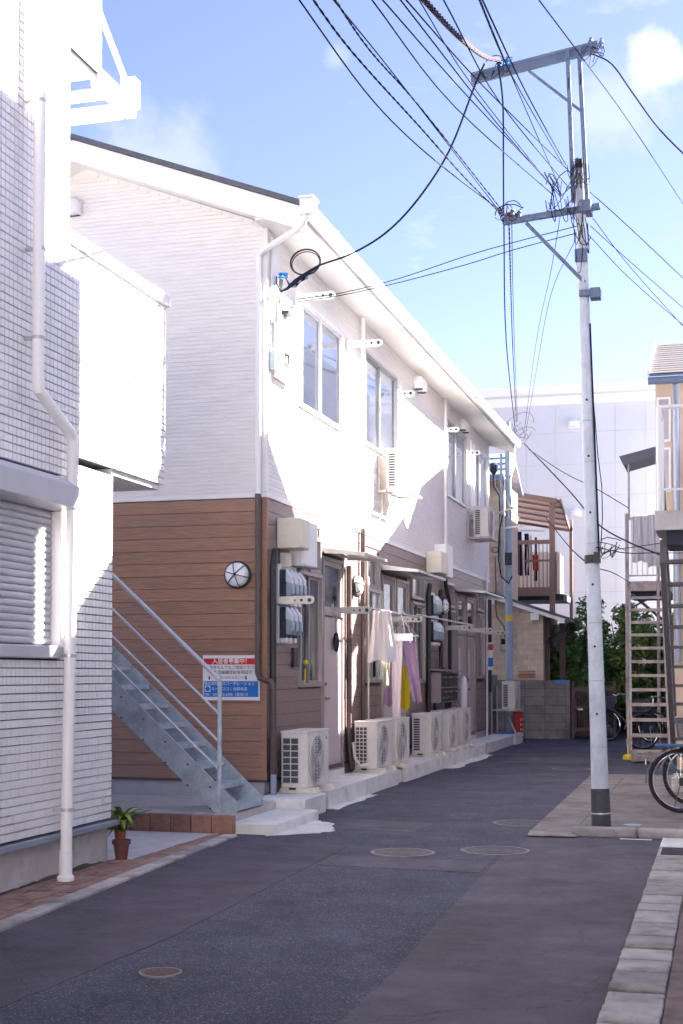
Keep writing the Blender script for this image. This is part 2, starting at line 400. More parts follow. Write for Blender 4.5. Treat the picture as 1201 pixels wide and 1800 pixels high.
class MB:
    """collects shapes; every call appends to one mesh"""
    def __init__(s):
        s.v, s.f, s.sm = [], [], []
    def add(s, vs, fs, smooth=False):
        n = len(s.v)
        s.v.extend([tuple(v) for v in vs])
        s.f.extend([tuple(i + n for i in f) for f in fs])
        s.sm.extend([smooth] * len(fs))
        return s
    def box(s, x0, x1, y0, y1, z0, z1):
        x0, x1 = min(x0, x1), max(x0, x1); y0, y1 = min(y0, y1), max(y0, y1); z0, z1 = min(z0, z1), max(z0, z1)
        vs = [(x0, y0, z0), (x1, y0, z0), (x1, y1, z0), (x0, y1, z0), (x0, y0, z1), (x1, y0, z1), (x1, y1, z1), (x0, y1, z1)]
        return s.add(vs, [(0, 3, 2, 1), (4, 5, 6, 7), (0, 1, 5, 4), (1, 2, 6, 5), (2, 3, 7, 6), (3, 0, 4, 7)])
    def prism(s, pts, axis, a, b):
        """pts: 2D outline; axis 'x': pts are (y,z); 'y': (x,z); 'z': (x,y)"""
        def mk(p, t):
            return {'x': (t, p[0], p[1]), 'y': (p[0], t, p[1]), 'z': (p[0], p[1], t)}[axis]
        n = len(pts)
        area = sum(pts[i][0] * pts[(i + 1) % n][1] - pts[(i + 1) % n][0] * pts[i][1] for i in range(n))
        pts = list(pts) if area > 0 else list(pts)[::-1]
        a, b = min(a, b), max(a, b)
        if axis == 'y':
            a, b = b, a
        vs = [mk(p, a) for p in pts] + [mk(p, b) for p in pts]
        fs = [tuple(range(n))[::-1], tuple(range(n, 2 * n))] + [(i, (i + 1) % n, (i + 1) % n + n, i + n) for i in range(n)]
        return s.add(vs, fs)
    def tube(s, pts, r, n=8, caps=True):
        pts = [Vector(p) for p in pts]
        rs = r if isinstance(r, (list, tuple)) else [r] * len(pts)
        vs, fs = [], []
        ref = None
        for i, p in enumerate(pts):
            if i == 0: d = pts[1] - p
            elif i == len(pts) - 1: d = p - pts[i - 1]
            else: d = (pts[i + 1] - p).normalized() + (p - pts[i - 1]).normalized()
            d.normalize()
            if ref is None:
                ref = Vector((0, 0, 1)) if abs(d.z) < 0.9 else Vector((1, 0, 0))
            u = d.cross(ref)
            if u.length < 1e-4:
                ref = Vector((1, 0, 0)) if abs(d.x) < 0.9 else Vector((0, 1, 0))
                u = d.cross(ref)
            u.normalize()
            w = u.cross(d).normalized()
            ref = w
            for k in range(n):
                a = 2 * math.pi * k / n
                vs.append(p + (u * math.cos(a) + w * math.sin(a)) * rs[i])
        for i in range(len(pts) - 1):
            for k in range(n):
                k2 = (k + 1) % n
                fs.append((i * n + k, i * n + k2, (i + 1) * n + k2, (i + 1) * n + k))
        s.add(vs, fs, True)
        if caps:
            s.add(vs[:n], [tuple(range(n))]); s.add(vs[-n:], [tuple(range(n))[::-1]])
        return s
    def cyl(s, a, b, r0, r1=None, n=20):
        return s.tube([a, b], [r0, r0 if r1 is None else r1], n)
    def lathe(s, prof, c=(0, 0, 0), n=24, axis='z'):
        """prof (r,h) from bottom to top"""
        vs, fs = [], []
        for r, h in prof:
            for k in range(n):
                a = 2 * math.pi * k / n
                p = (r * math.cos(a), r * math.sin(a), h)
                if axis == 'x': p = (h, p[0], p[1])
                if axis == 'y': p = (p[0], -h, p[1])
                vs.append((p[0] + c[0], p[1] + c[1], p[2] + c[2]))
        for i in range(len(prof) - 1):
            for k in range(n):
                k2 = (k + 1) % n
                fs.append((i * n + k, i * n + k2, (i + 1) * n + k2, (i + 1) * n + k))
        s.add(vs, fs, True)
        s.add(vs[:n], [tuple(range(n))[::-1]]); s.add(vs[-n:], [tuple(range(n))])
        return s
    def quad(s, a, b, c, d):
        return s.add([a, b, c, d], [(0, 1, 2, 3)])
    def mesh(s, name, off=(0, 0, 0)):
        me = bpy.data.meshes.new(name)
        v = np.array(s.v, dtype=float) - np.array(off, dtype=float)
        me.from_pydata(v.tolist(), [], s.f)
        me.polygons.foreach_set('use_smooth', s.sm)
        me.update()
        if any(s.sm):
            try: me.set_sharp_from_angle(angle=R(40))
            except Exception: pass
        return me

def props(o, label=None, cat=None, group=None, kind=None):
    if label: o['label'] = label
    if cat: o['category'] = cat
    if group: o['group'] = group
    if kind: o['kind'] = kind
    return o

def bevel(o, w, seg=2):
    b = o.modifiers.new('bevel', 'BEVEL')
    b.width = w; b.segments = seg; b.limit_method = 'ANGLE'; b.angle_limit = R(40)
    return o

def root(name, loc, label, cat, group=None, kind=None, rz=0):
    o = bpy.data.objects.new(name, None)
    o.empty_display_size = 0.1
    COL.objects.link(o)
    o.location = loc
    o.rotation_euler = (0, 0, rz)
    return props(o, label, cat, group, kind)

def base_of(p):
    o = Vector((0, 0, 0))
    while p is not None:
        o += p.location
        p = p.parent
    return o

def part(name, mb, mat, parent=None, bev=0, label=None, kind=None, local=False, seg=2):
    """mesh given in world coordinates (or the parent's, when local)"""
    off = (0, 0, 0) if local or parent is None else base_of(parent)
    me = mb.mesh(name, off)
    me.materials.append(M[mat] if isinstance(mat, str) else mat)
    o = bpy.data.objects.new(name, me)
    COL.objects.link(o)
    o.parent = parent
    if bev: bevel(o, bev, seg)
    if label: o['label'] = label
    if kind: o['kind'] = kind
    return o

def solo(name, mb, mat, label, cat, group=None, bev=0, kind=None):
    """a top-level thing that is one mesh, its origin at the base"""
    v = np.array(mb.v)
    c = (v[:, 0].mean(), v[:, 1].mean(), v[:, 2].min())
    me = mb.mesh(name, c)
    me.materials.append(M[mat])
    o = bpy.data.objects.new(name, me)
    COL.objects.link(o)
    o.location = c
    if bev: bevel(o, bev)
    return props(o, label, cat, group, kind)

def structure(name, mb, mat, label=None):
    o = part(name, mb, mat)
    o['kind'] = 'structure'
    if label: o['label'] = label
    return o

def kids(o):
    return [c for c in list(bpy.data.objects) if c.parent == o]

def copy_tree(o, parent=None):
    c = o.copy(); COL.objects.link(c)
    c.parent = parent
    for ch in KIDS.get(o.name, None) or kids(o):
        copy_tree(ch, c)
    return c
KIDS = {}

def dup(o, loc, rz=None, label=None, group=None, scale=None):
    c = copy_tree(o)
    c.location = loc
    if rz is not None: c.rotation_euler = (0, 0, rz)
    if label: c['label'] = label
    if group: c['group'] = group
    if scale: c.scale = scale
    return c

_shared = {}
def piece(name, key, mb_fn, mat, parent, loc):
    """alike pieces share one mesh; loc in world coordinates"""
    if key not in _shared:
        me = mb_fn().mesh(name)
        me.materials.append(M[mat])
        _shared[key] = me
    o = bpy.data.objects.new(name, _shared[key])
    COL.objects.link(o)
    o.parent = parent
    o.location = Vector(loc) - base_of(parent)
    return o

def segments(a0, a1, holes):
    """[a0,a1] minus hole intervals"""
    out, cur = [], a0
    for h0, h1 in sorted(holes):
        if h0 > cur: out.append((cur, min(h0, a1)))
        cur = max(cur, h1)
        if cur >= a1: break
    if cur < a1: out.append((cur, a1))
    return [(a, b) for a, b in out if b - a > 0.01]

# ================================================================ ground, road, kerbs
structure('ground', MB().box(-400, 400, -300, 600, -0.6, -0.03), 'concrete_paving')
structure('road', MB().box(-4.75, -0.40, -8, 31.0, -0.029, 0.0), 'asphalt')
structure('side_road', MB().box(-0.39, 8.0, 20.4, 31.0, -0.029, 0.0), 'asphalt')
structure('cross_road', MB().box(-40, 12.0, 31.002, 34.0, -0.029, -0.004), 'asphalt')

def ragged(pts, n=5, amt=0.02, seed=1):
    rnd = random.Random(seed)
    out = []
    for i, p in enumerate(pts):
        q = pts[(i + 1) % len(pts)]
        for k in range(n):
            t = k / n
            out.append((p[0] + (q[0] - p[0]) * t + (rnd.uniform(-amt, amt) if k else 0),
                        p[1] + (q[1] - p[1]) * t + (rnd.uniform(-amt, amt) if k else 0)))
    return out
def sheet(name, pts, z, mat, th=0.004):
    return structure(name, MB().prism(pts, 'z', z - th, z), mat)
sheet('road_patch', ragged([(-4.19, 2), (-3.1, 2), (-3.12, 5.5), (-3.02, 7.2), (-3.12, 11.4), (-4.22, 11.6)], 30, 0.007, 2), 0.003, 'asphalt_fine')
sheet('road_patch', ragged([(-1.56, 2), (-0.54, 2), (-0.54, 12.45), (-1.7, 12.5), (-1.74, 10.8), (-1.66, 8.1), (-1.6, 6.8)], 30, 0.007, 3), 0.003, 'asphalt_fine2')
sheet('road_patch', ragged([(-3.05, 10.25), (-1.76, 10.15), (-1.78, 10.75), (-3.1, 10.85)], 24, 0.006, 4), 0.003, 'asphalt_fine2')
sheet('road_patch', ragged([(-3.9, 12.7), (-2.8, 12.55), (-2.75, 13.3), (-3.85, 13.6)], 24, 0.008, 5), 0.003, 'asphalt_fine2')
sheet('road_patch', ragged([(-3.6, 22.5), (-1.9, 22.5), (-1.9, 24.5), (-3.6, 24.2)], 6, 0.03, 6), 0.005, 'asphalt_fine2')
sheet('pavement', [(-1.75, 12.62), (-1.36, 12.62), (-1.36, 20.35), (-1.86, 20.35)], 0.012, 'concrete_paving', 0.03)
sheet('forecourt', [(-1.35, 12.80), (7.5, 12.80), (7.5, 20.35), (-1.35, 20.35)], 0.016, 'concrete_paving', 0.03)
sheet('cement_smear', ragged([(-1.72, 12.46), (-1.3, 12.5), (-1.28, 12.70), (-1.76, 12.9)], 4, 0.02, 9), 0.018, 'kerb_stone')
sheet('driveway', [(-9, 9.94), (-4.56, 9.94), (-4.50, 11.88), (-9, 11.88)], 0.012, 'concrete', 0.03)
# spilt cement along the apartment step
sheet('cement_smear', ragged([(-4.05, 11.9), (-3.62, 12.25), (-3.55, 12.5), (-3.72, 13.05), (-4.05, 13.3)], 6, 0.03, 11), 0.006, 'concrete_light')
sheet('cement_smear', ragged([(-4.2, 14.4), (-4.05, 14.4), (-4.08, 16.2), (-4.2, 16.3)], 8, 0.03, 12), 0.006, 'concrete_light')
sheet('cement_smear', ragged([(-4.2, 21.0), (-4.0, 21.1), (-4.02, 24.6), (-4.2, 24.8)], 8, 0.04, 13), 0.006, 'concrete_light')
structure('entrance_slab', MB().box(-9, -4.45, 12.02, 13.80, -0.02, 0.165), 'concrete')
structure('entrance_step', MB().box(-4.445, -3.98, 12.0, 13.40, -0.02, 0.10), 'concrete_light')
bevel(bpy.data.objects['entrance_step'], 0.012)

# left kerb and brick pavers
kx = lambda y: -4.02 - 0.055 * (y - 7.08)
kerb = root('kerb', (-4.1, 2, 0), 'long pale concrete kerb between the asphalt and the brick pavers under the tiled house', 'kerb')
kerb['kind'] = 'structure'
y = 2.0
while y < 11.75:
    y1 = min(y + 0.598, 11.8)
    part('kerb_stone', MB().prism([(kx(y), y + .004), (kx(y1), y1 - .004), (kx(y1) - .13, y1 - .004), (kx(y) - .13, y + .004)], 'z', -0.02, 0.022), 'kerb_stone', kerb, 0.006)
    y += 0.6
pav = root('brick_footpath', (-4.4, 2, 0), 'narrow footpath of worn reddish brick pavers along the tiled house', 'footpath')
pav['kind'] = 'structure'
rnd = random.Random(4)
for r_ in range(4):
    y = 2.0 + (0.1 if r_ % 2 else 0)
    while y < 11.7:
        xo = kx(y + .1) - .135 - r_ * 0.104
        lim = -4.66 if y < 9.9 else -4.53
        if xo > lim + 0.02:
            x1 = max(xo - 0.1, lim)
            part('paver', MB().box(x1, xo, y + .003, y + .198, -0.02, 0.016 + rnd.uniform(0, .005)), 'paver', pav, 0)
        y += 0.2
# brick border in front of the slab
bb = root('brick_border', (-5.3, 11.95, 0), 'low row of dark red bricks edging the slab below the steel stair', 'brick edging')
for i in range(11):
    x1 = -4.37 - i * 0.205
    piece('brick', 'border_brick', lambda: MB().box(-0.0975, 0.0975, -0.05, 0.05, 0, 0.165), 'brick_red', bb, (x1 - 0.1, 11.95 + rnd.uniform(-.003, .003), 0.004 + rnd.uniform(0, .004)))

# entrance kerb along the apartment
step = root('doorstep_kerb', (-4.45, 13.4, 0), 'long pale concrete doorstep running under the row of outdoor units', 'doorstep')
step['kind'] = 'structure'
ys = [13.41, 14.18, 14.55, 16.2, 17.9, 18.3, 19.95, 21.6, 23.2, 24.8, 26.4, 28.3, 29.3]
for i in range(len(ys) - 1):
    dx = [0.07, -0.03, 0, 0, -0.05, 0.01, 0, 0.0, -0.02, 0, 0, 0.06][i]
    part('step_block', MB().box(-4.68, -4.20 + dx, ys[i] + .004, ys[i + 1] - .004, -0.02, 0.20 + [0, -.03, 0, .003, -.02, 0, .004, 0, -.005, 0, 0, .01][i]), 'concrete_light', step, 0.01)

# gutter stones on the other side
gut = root('gutter_kerb', (-0.35, 4, 0), 'row of worn pale concrete gutter stones along the smooth asphalt', 'gutter')
gut['kind'] = 'structure'
y = 3.0
i = 0
while y < 11.3:
    L_ = rnd.choice((0.42, 0.30, 0.36))
    part('gutter_stone', MB().prism(ragged([(-0.53, y + .018), (-0.265, y + .018), (-0.265, y + L_ - .012), (-0.53, y + L_ - .012)], 4, .006, int(y * 50)), 'z', -0.02, 0.010 + rnd.uniform(0, .012)), 'kerb_stone', gut, 0.010)
    y += L_
structure('roadside_strip', MB().box(-0.258, 0.28, -6, 11.42, -0.02, 0.012), 'paver_strip')
structure('gutter_bed', MB().box(-0.54, -0.259, 2.9, 11.42, -0.028, 0.002), 'moss')
structure('gutter_apron', MB().box(-0.53, -0.20, 12.02, 12.66, -0.02, 0.012), 'concrete_light')
gr = root('drain_cover', (-0.37, 11.72, 0), 'grey slotted steel drain cover at the end of the gutter stones', 'drain cover')
part('frame', MB().box(-0.53, -0.20, 11.43, 12.0, -0.02, 0.010), 'kerb_stone', gr)
fr = MB()
for k in range(5):
    fr.box(-0.50, -0.23, 11.50 + k * 0.09, 11.545 + k * 0.09, 0.010, 0.022)
part('grille', fr, 'iron', gr)
ek = root('cross_kerb', (-0.5, 12.75, 0), 'rounded pale kerb at the foot of the concrete pole', 'kerb')
for k in range(4):
    x0 = -1.35 + k * 0.6
    part('kerb_stone', MB().box(x0, x0 + 0.592, 12.68, 12.79, -0.02, 0.085), 'kerb_stone', ek, 0.03, seg=3)
structure('road_line', MB().box(-0.9, -0.62, 12.50, 12.53, 0.005, 0.010), 'white_print')

def manhole(loc, r, label, rim='iron_rim', face='iron', grp='manhole covers in the road'):
    t = root('manhole_cover', (loc[0], loc[1], 0.004), label, 'manhole cover', grp)
    part('rim', MB().lathe([(r * 1.0, -0.02), (r, 0.006), (r * .9, 0.006), (r * .9, -0.002)], (0, 0, 0), 32), rim, t, local=True)
    part('plate', MB().lathe([(r * .875, -0.02), (r * .875, 0.0045)], (0, 0, 0), 32), face, t, local=True)
    pm = MB()
    if r > .2:
        for rr in (.80, .58, .30):
            pm.lathe([(r * rr, .003), (r * rr, .0065), (r * (rr - .03), .0065), (r * (rr - .03), .003)], (0, 0, 0), 32)
    for q in range(-4, 5) if r < .2 else ():
        for s_ in range(-4, 5):
            if math.hypot(q, s_) < 4.3:
                a = r * .18
                pm.box(q * a - a * .27, q * a + a * .27, s_ * a - a * .27, s_ * a + a * .27, 0.0045, 0.008)
    part('raised_pattern', pm, 'iron' if face == 'iron' else 'iron_brown_light', t, local=True, kind='stuff')
    return t
manhole((-2.71, 6.35), 0.108, 'small round iron cover with a rusty patterned centre, alone in the coarse asphalt', 'iron_rim', 'iron_brown')
manhole((-2.57, 11.09), 0.27, 'flat grey round manhole cover in the crosswise asphalt strip')
manhole((-1.85, 11.42), 0.29, 'round manhole cover with a mossy rim on the seam of the smooth asphalt')
manhole((-1.93, 13.56), 0.29, 'round manhole cover beside the end of the pavement by the concrete pole')
manhole((-2.27, 21.4), 0.30, 'far flat manhole cover where the side road begins')
dc = root('valve_cover', (-0.85, 13.55, 0.016), 'small oval grey valve cover in the forecourt behind the kerb', 'valve cover')
part('plate', MB().lathe([(0.09, -0.01), (0.09, 0.008)], (0, 0, 0), 20), 'galv', dc, local=True)

# ================================================================ tiled house
XL = -4.62
th = root('tiled_house', (-4.7, 9.0, 0), 'white mosaic-tiled house with a closed roller shutter and projecting upper bay', 'house')
part('foundation', MB().box(-9, -4.68, -8, 9.90, -0.02, 0.30), 'foundation', th)
ms = ragged([(2, 0.0), (8.0, 0.0), (9.87, 0.0), (9.87, 0.03), (9.5, .11), (9.0, .08), (8.6, .05), (8.2, .035), (6, 0.02), (2, .02)], 7, .013, 5)
ms = [(a, max(0.004, b * .45)) for a, b in ms]
part('moss_stain', MB().prism(ms, 'x', -4.681, -4.677), 'moss', th)
part('drip_flashing', MB().box(-4.72, -4.585, -8, 9.93, 0.30, 0.345), 'drip', th, 0.006)
wl_ = MB()
XB = -4.645      # backing behind the tiles
wl_.box(-9, XB, -8, 7.0, 0.35, 9.5)
wl_.box(-9, XB, 7.0, 8.95, 0.35, 1.60)
wl_.box(-9, XB - .12, 7.0, 8.95, 1.60, 2.90)
wl_.box(-9, XB, 8.95, 9.90, 0.35, 3.05)
wl_.box(-9, XB, 7.0, 8.95, 2.90, 9.5)
wl_.box(-9, XB, 8.95, 9.13, 3.05, 9.5)
wl_.box(-9, XB, 9.13, 10.90, 3.12, 4.66)
wl_.box(-9, XB, 9.13, 9.62, 6.16, 9.5)
part('wall', wl_, 'grout', th)
part('soffit', MB().box(-8.9, -4.66, 9.905, 10.86, 3.07, 3.115), 'white_paint', th)
part('soffit', MB().box(-8.9, -4.66, 9.135, 9.60, 6.115, 6.155), 'white_paint', th)
part('coping', MB().box(-9.0, XL + .03, 9.11, 10.94, 4.665, 4.76), 'white_paint', th, 0.008)
# mosaic tiles: rows x columns over the wall outline, shutter opening left out
TP = 0.0585
def tile_in(yc, zc):
    if 7.0 - .03 < yc < 8.97 and 1.58 < zc < 2.93: return False
    if yc < 9.87 and zc < 3.07: return True
    if 3.12 < zc < 4.66: return yc < 10.88
    if 4.66 <= zc < 6.16 or 3.07 <= zc <= 3.12: return yc < 9.11
    return zc >= 6.16 and yc < 9.60
tiles = []
for r_ in range(int(6.6 / TP)):
    for c_ in range(int(3.95 / TP)):
        yc, zc = 10.90 - TP * (c_ + .5), 0.36 + TP * (r_ + .5)
        # the tile grid starts from the two free edges
        if tile_in(yc, zc): tiles.append((yc, zc))
near = sorted(tiles, key=lambda t: (t[0] - 9.0) ** 2 * 0.6 + (t[1] - 0.75) ** 2 * 3)[:300]
near_set = set(near)
rest = MB()
a_, b_ = 0.0276, 0.0264
for yc, zc in tiles:
    if (yc, zc) not in near_set:
        dx = rnd.uniform(-.0012, .0012)
        n0 = len(rest.v)
        x = XL + dx
        rest.v.extend([(XB, yc - a_, zc - b_), (XB, yc + a_, zc - b_), (XB, yc + a_, zc + b_), (XB, yc - a_, zc + b_),
                       (x, yc - a_ + .002, zc - b_ + .002), (x, yc + a_ - .002, zc - b_ + .002), (x, yc + a_ - .002, zc + b_ - .002), (x, yc - a_ + .002, zc + b_ - .002)])
        rest.f.extend([(n0 + 4, n0 + 5, n0 + 6, n0 + 7), (n0, n0 + 1, n0 + 5, n0 + 4), (n0 + 1, n0 + 2, n0 + 6, n0 + 5), (n0 + 2, n0 + 3, n0 + 7, n0 + 6), (n0 + 3, n0, n0 + 4, n0 + 7)])
        rest.sm.extend([False] * 5)
part('tiles', rest, 'tile', th, kind='stuff')
for yc, zc in near:
    piece('tile', 'tile', lambda: MB().box(XB - XL, 0, -a_, a_, -b_, b_), 'tile', th, (XL + rnd.uniform(-.0012, .0012), yc, zc))
# upper wall above the frame, plain tiled strip mesh continues
# roller shutter
sh = part('shutter_box', MB().prism([(XL - .02, 2.90), (XL + .06, 2.90), (XL + .15, 2.84), (XL + .15, 2.68), (XL - .02, 2.66)], 'y', 7.0, 8.97), 'shutter', th, 0.006)
for o_, (y0, y1) in (('shutter_rail', (8.90, 8.96)), ('shutter_rail', (7.0, 7.04))):
    part(o_, MB().box(XB - .02, XL + .035, y0, y1, 1.62, 2.66), 'white_paint', th, 0.004)
pr_ = [(-.006, 0), (.004, .006), (.010, .018), (.010, .034), (.002, .046), (-.006, .05)]
z = 1.70
while z < 2.66:
    piece('slat', 'shutter_slat', lambda: MB().prism([(a, b) for a, b in pr_], 'y', -0.925, 0.925), 'shutter', th, (XL - .04, 7.97, z))
    z += 0.0505
part('shutter_backing', MB().box(XB - .1, XL - .05, 7.04, 8.90, 1.62, 2.70), 'grout', th)
part('sill', MB().box(XB - .02, XL + .05, 7.0, 8.93, 1.60, 1.69), 'shutter', th, 0.01)
# awning frame projecting along the wall top
af = part('awning_frame', MB().box(XL - .09, XL + .0, 9.60, 10.26, 6.06, 6.20), 'white_paint', th, 0.006)
part('frame_rod', MB().tube([(XL - .05, 9.58, 6.74), (XL - .05, 10.22, 6.30)], 0.028, 4), 'white_paint', th)
part('frame_cap', MB().box(XL - .11, XL + .02, 10.18, 10.30, 6.14, 6.38), 'white_paint', th, 0.008)
part('crossbar', MB().box(-7.0, XL - .10, 10.14, 10.24, 6.05, 6.15), 'white_paint', th, 0.006)
part('crossbar', MB().box(-7.0, XL - .10, 9.86, 9.93, 6.09, 6.17), 'white_paint', th, 0.006)
# downpipe
dp = part('downpipe', MB().tube([(XL + .10, 8.45, 9.5), (XL + .10, 8.43, 3.55), (XL + .10, 8.45, 3.44), (XL + .10, 8.93, 3.22), (XL + .10, 8.96, 3.16), (XL + .10, 8.93, 1.6), (XL + .10, 8.88, .02)], 0.042, 14), 'white_paint', th)
part('pipe_shoe', MB().lathe([(.062, 0.0), (.062, .035), (.047, .05), (.047, .22)], (XL + .10, 8.88, 0.012), 16), 'white_paint', dp)
for z, yy in ((5.45, 8.44), (4.42, 8.44), (3.80, 8.435), (0.52, 8.90), (1.62, 8.93)):
    part('pipe_bracket', MB().tube([(XL + .10, yy, z - .012), (XL + .10, yy, z + .012)], 0.047, 14).box(XL - .01, XL + .08, yy - .02, yy + .0, z - .012, z + .012), 'silver', dp)

# ================================================================ apartment house
XF, YG, YE = -4.70, 13.85, 28.35
ZB, ZM = 0.34, 3.40
apt = root('apartment_house', (-5.5, 14.0, 0), 'two-storey apartment house, white siding above brown boards, gable towards the stair', 'apartment building')
core = MB()
core.box(-8.9, -4.83, YG + .045, YE, 0.0, 6.31)
part('foundation', MB().box(-8.98, -4.73, YG + .03, YE - .01, 0.0, 0.33), 'foundation', apt)
part('sill_flashing', MB().box(-9.0, -4.69, YG - .005, YE, 0.325, 0.352), 'brown_pipe', apt)
slope = 0.372
RX = -6.85
def roof_z(x):      # underside of the roof at x
    return 7.14 - slope * abs(x - RX) if x > -20 else 0
core.prism([(-8.9, ZM), (-4.746, ZM), (-4.746, roof_z(-4.746)), (RX, 7.15), (-8.9, roof_z(-8.9))], 'y', YG + .0080, YE)
part('wall_panel', MB().box(-8.9, -4.746, YG + .0125, YG + .044, 0.335, ZM - .001), 'siding_back', apt)
part('wall', core, 'white_siding', apt)
# ---- openings on the facade: (y0, y1, z0, z1)
low_open = [(15.38, 15.83, 2.68, 3.12), (14.97, 15.88, 1.33, 2.68),
            (15.92, 16.86, 0.28, 2.92),
            (18.02, 18.80, 2.66, 3.14), (18.02, 18.90, 1.36, 2.66),
            (18.95, 19.75, 0.28, 2.90), (19.82, 20.62, 0.28, 2.90),
            (20.86, 21.85, 1.32, 2.62), (20.86, 21.75, 2.66, 3.1),
            (23.65, 24.35, 2.66, 3.1), (23.65, 24.45, 1.36, 2.62),
            (24.65, 25.50, 0.28, 2.95), (25.62, 26.55, 0.28, 2.95),
            (26.80, 27.55, 2.72, 3.1), (26.80, 27.65, 1.38, 2.68)]
up_open = [(15.0, 16.85, 4.58, 5.86), (17.95, 19.88, 4.62, 5.93), (23.70, 25.62, 4.62, 6.0), (26.45, 28.1, 4.60, 5.98)]
# brown boards: facade, one part per run of board between openings
def backing(z0, z1, opens):
    m = MB()
    zs = sorted({z0, z1} | {v for o_ in opens for v in o_[2:4] if z0 < v < z1})
    for a, b in zip(zs[:-1], zs[1:]):
        hs = [(o_[0], o_[1]) for o_ in opens if o_[2] < b - .001 and o_[3] > a + .001]
        for p, q in segments(YG + .046, YE, hs):
            m.box(-4.829, -4.7145, p, q, a, b)
    return m
part('wall_panel', backing(0.335, ZM, low_open), 'siding_back', apt)
part('wall_panel', backing(ZM, 6.308, up_open), 'siding_back_white', apt)
BP = (3.375 - 0.352) / 22
prof_cache = {}
for r_ in range(22):
    z0 = 0.352 + r_ * BP
    z1 = z0 + BP - 0.0055
    holes = [(a, b) for a, b, c, d in low_open if c < z1 - .01 and d > z0 + .01]
    jt = [(q - .003, q + .003) for q in ((18.78, 23.52) if r_ % 2 == 0 else (18.78, 23.52, 26.7))]
    for a, b in segments(YG - .005, YE, holes + jt):
        part('siding_board', MB().box(-4.714, XF, a, b, z0, z1), 'sky_tint_siding', apt, 0)
    for a, b in [(-8.9, XF - .006)]:
        part('siding_board', MB().box(a, b, YG, YG + .0120, z0, z1), 'brown_siding', apt, 0)
# white siding strips (too fine to pick apart)
ws = MB()
SP = 0.0455
z = ZM + .04
while z < 7.12:
    z1 = z + SP - .004
    if z < 6.30:
        holes = [(a, b) for a, b, c, d in up_open if c < z1 and d > z]
        for a, b in segments(YG - .005, YE, holes):
            ws.box(-4.714, XF, a, b, z, min(z1, 6.30))
    xr = RX + (7.135 - z1) / slope
    if xr > RX + .05:
        ws.box(2 * RX - min(xr, -4.80), min(xr, XF - .006), YG, YG + .0077, z, z1)
    z += SP
part('white_siding', ws, 'white_siding', apt, kind='stuff')
part('belt_trim', MB().box(-4.76, XF + .012, YG - .012, YE, ZM - .02, ZM + .035).box(-8.9, -4.76, YG - .012, YG + .045, ZM - .02, ZM + .035), 'white_paint', apt, 0.004)
part('corner_trim', MB().box(XF - .05, XF + .008, YG - .013, YG + .05, ZM + .04, 6.29), 'white_siding', apt, 0.003)
part('corner_trim', MB().box(XF - .05, XF + .008, YG - .013, YG + .05, 0.355, ZM - .022), 'brown_siding', apt, 0.003)
# ---- roof
RT = 0.045
def rz(x, off): return 7.14 + off - slope * abs(x - RX)
XR = -4.18
rf = part('roof', MB().prism([(RX, 7.42), (XR, rz(XR, .28)), (XR, rz(XR, .225)), (RX, 7.365), (-9.6, rz(-9.6, .225)), (-9.6, rz(-9.6, .28))], 'y', 13.50, 28.72), 'roof_dark', apt)
part('bargeboard', MB().prism([(RX, 7.36), (XR, rz(XR, .22)), (XR - .03, rz(XR, -.02)), (RX, 7.12), (-9.6, rz(-9.6, -.02)), (-9.6, rz(-9.6, .22))], 'y', 13.53, 13.58), 'white_paint', apt, 0.004)
part('bargeboard', MB().prism([(RX, 7.36), (XR, rz(XR, .22)), (XR - .03, rz(XR, -.02)), (RX, 7.12), (-9.6, rz(-9.6, -.02)), (-9.6, rz(-9.6, .22))], 'y', 28.64, 28.69), 'white_paint', apt)
part('gable_soffit', MB().prism([(RX, 7.19), (-4.75, rz(-4.75, .05)), (-4.75, rz(-4.75, .01)), (RX, 7.15), (-9.6, rz(-9.6, .01)), (-9.6, rz(-9.6, .05))], 'y', 13.585, 13.89), 'white_paint', apt)
part('eave_soffit', MB().box(-4.745, -4.215, 13.585, 28.635, 6.295, 6.325), 'white_paint', apt)
part('fascia', MB().box(-4.212, -4.185, 13.585, 28.635, 6.15 + .06, rz(XR, .215)), 'white_paint', apt)
# gutter: half round trough
gp = [(-4.185, 6.36), (-4.182, 6.27), (-4.15, 6.225), (-4.10, 6.225), (-4.068, 6.27), (-4.065, 6.365), (-4.075, 6.365), (-4.08, 6.275), (-4.105, 6.24), (-4.145, 6.24), (-4.172, 6.275), (-4.175, 6.36)]
gt = part('gutter', MB().prism(gp, 'y', 13.62, 28.6), 'white_plastic', apt)
for k in range(8):
    yk = 14.4 + k * 2
    part('gutter_bracket', MB().box(-4.185, -4.06, yk, yk + .03, 6.365, 6.38).box(-4.21, -4.186, yk, yk + .03, 6.3, 6.38), 'white_plastic', gt)
hb = part('rainwater_head', MB().box(-4.20, -4.06, 13.42, 13.60, 6.26, 6.42).box(-4.215, -4.045, 13.40, 13.62, 6.42, 6.445), 'white_plastic', apt, 0.006)
part('downpipe', MB().tube([(-4.14, 13.46, 6.26), (-4.18, 13.48, 6.18), (-4.3, 13.56, 6.13), (-4.68, 13.76, 6.04), (-4.77, 13.785, 5.98), (-4.775, 13.785, 3.41)], 0.034, 12), 'white_paint', apt)
bp = part('downpipe', MB().tube([(-4.775, 13.785, 3.41), (-4.775, 13.785, 1.50), (-4.75, 13.775, 1.44), (-4.62, 13.765, 1.40), (-4.595, 13.77, 1.34), (-4.60, 13.80, .42)], 0.034, 12), 'brown_pipe', apt)
for z in (2.98, 2.2, 1.7):
    part('pipe_bracket', MB().tube([(-4.775, 13.785, z), (-4.775, 13.785, z + .02)], 0.038, 12), 'brown_pipe', bp)
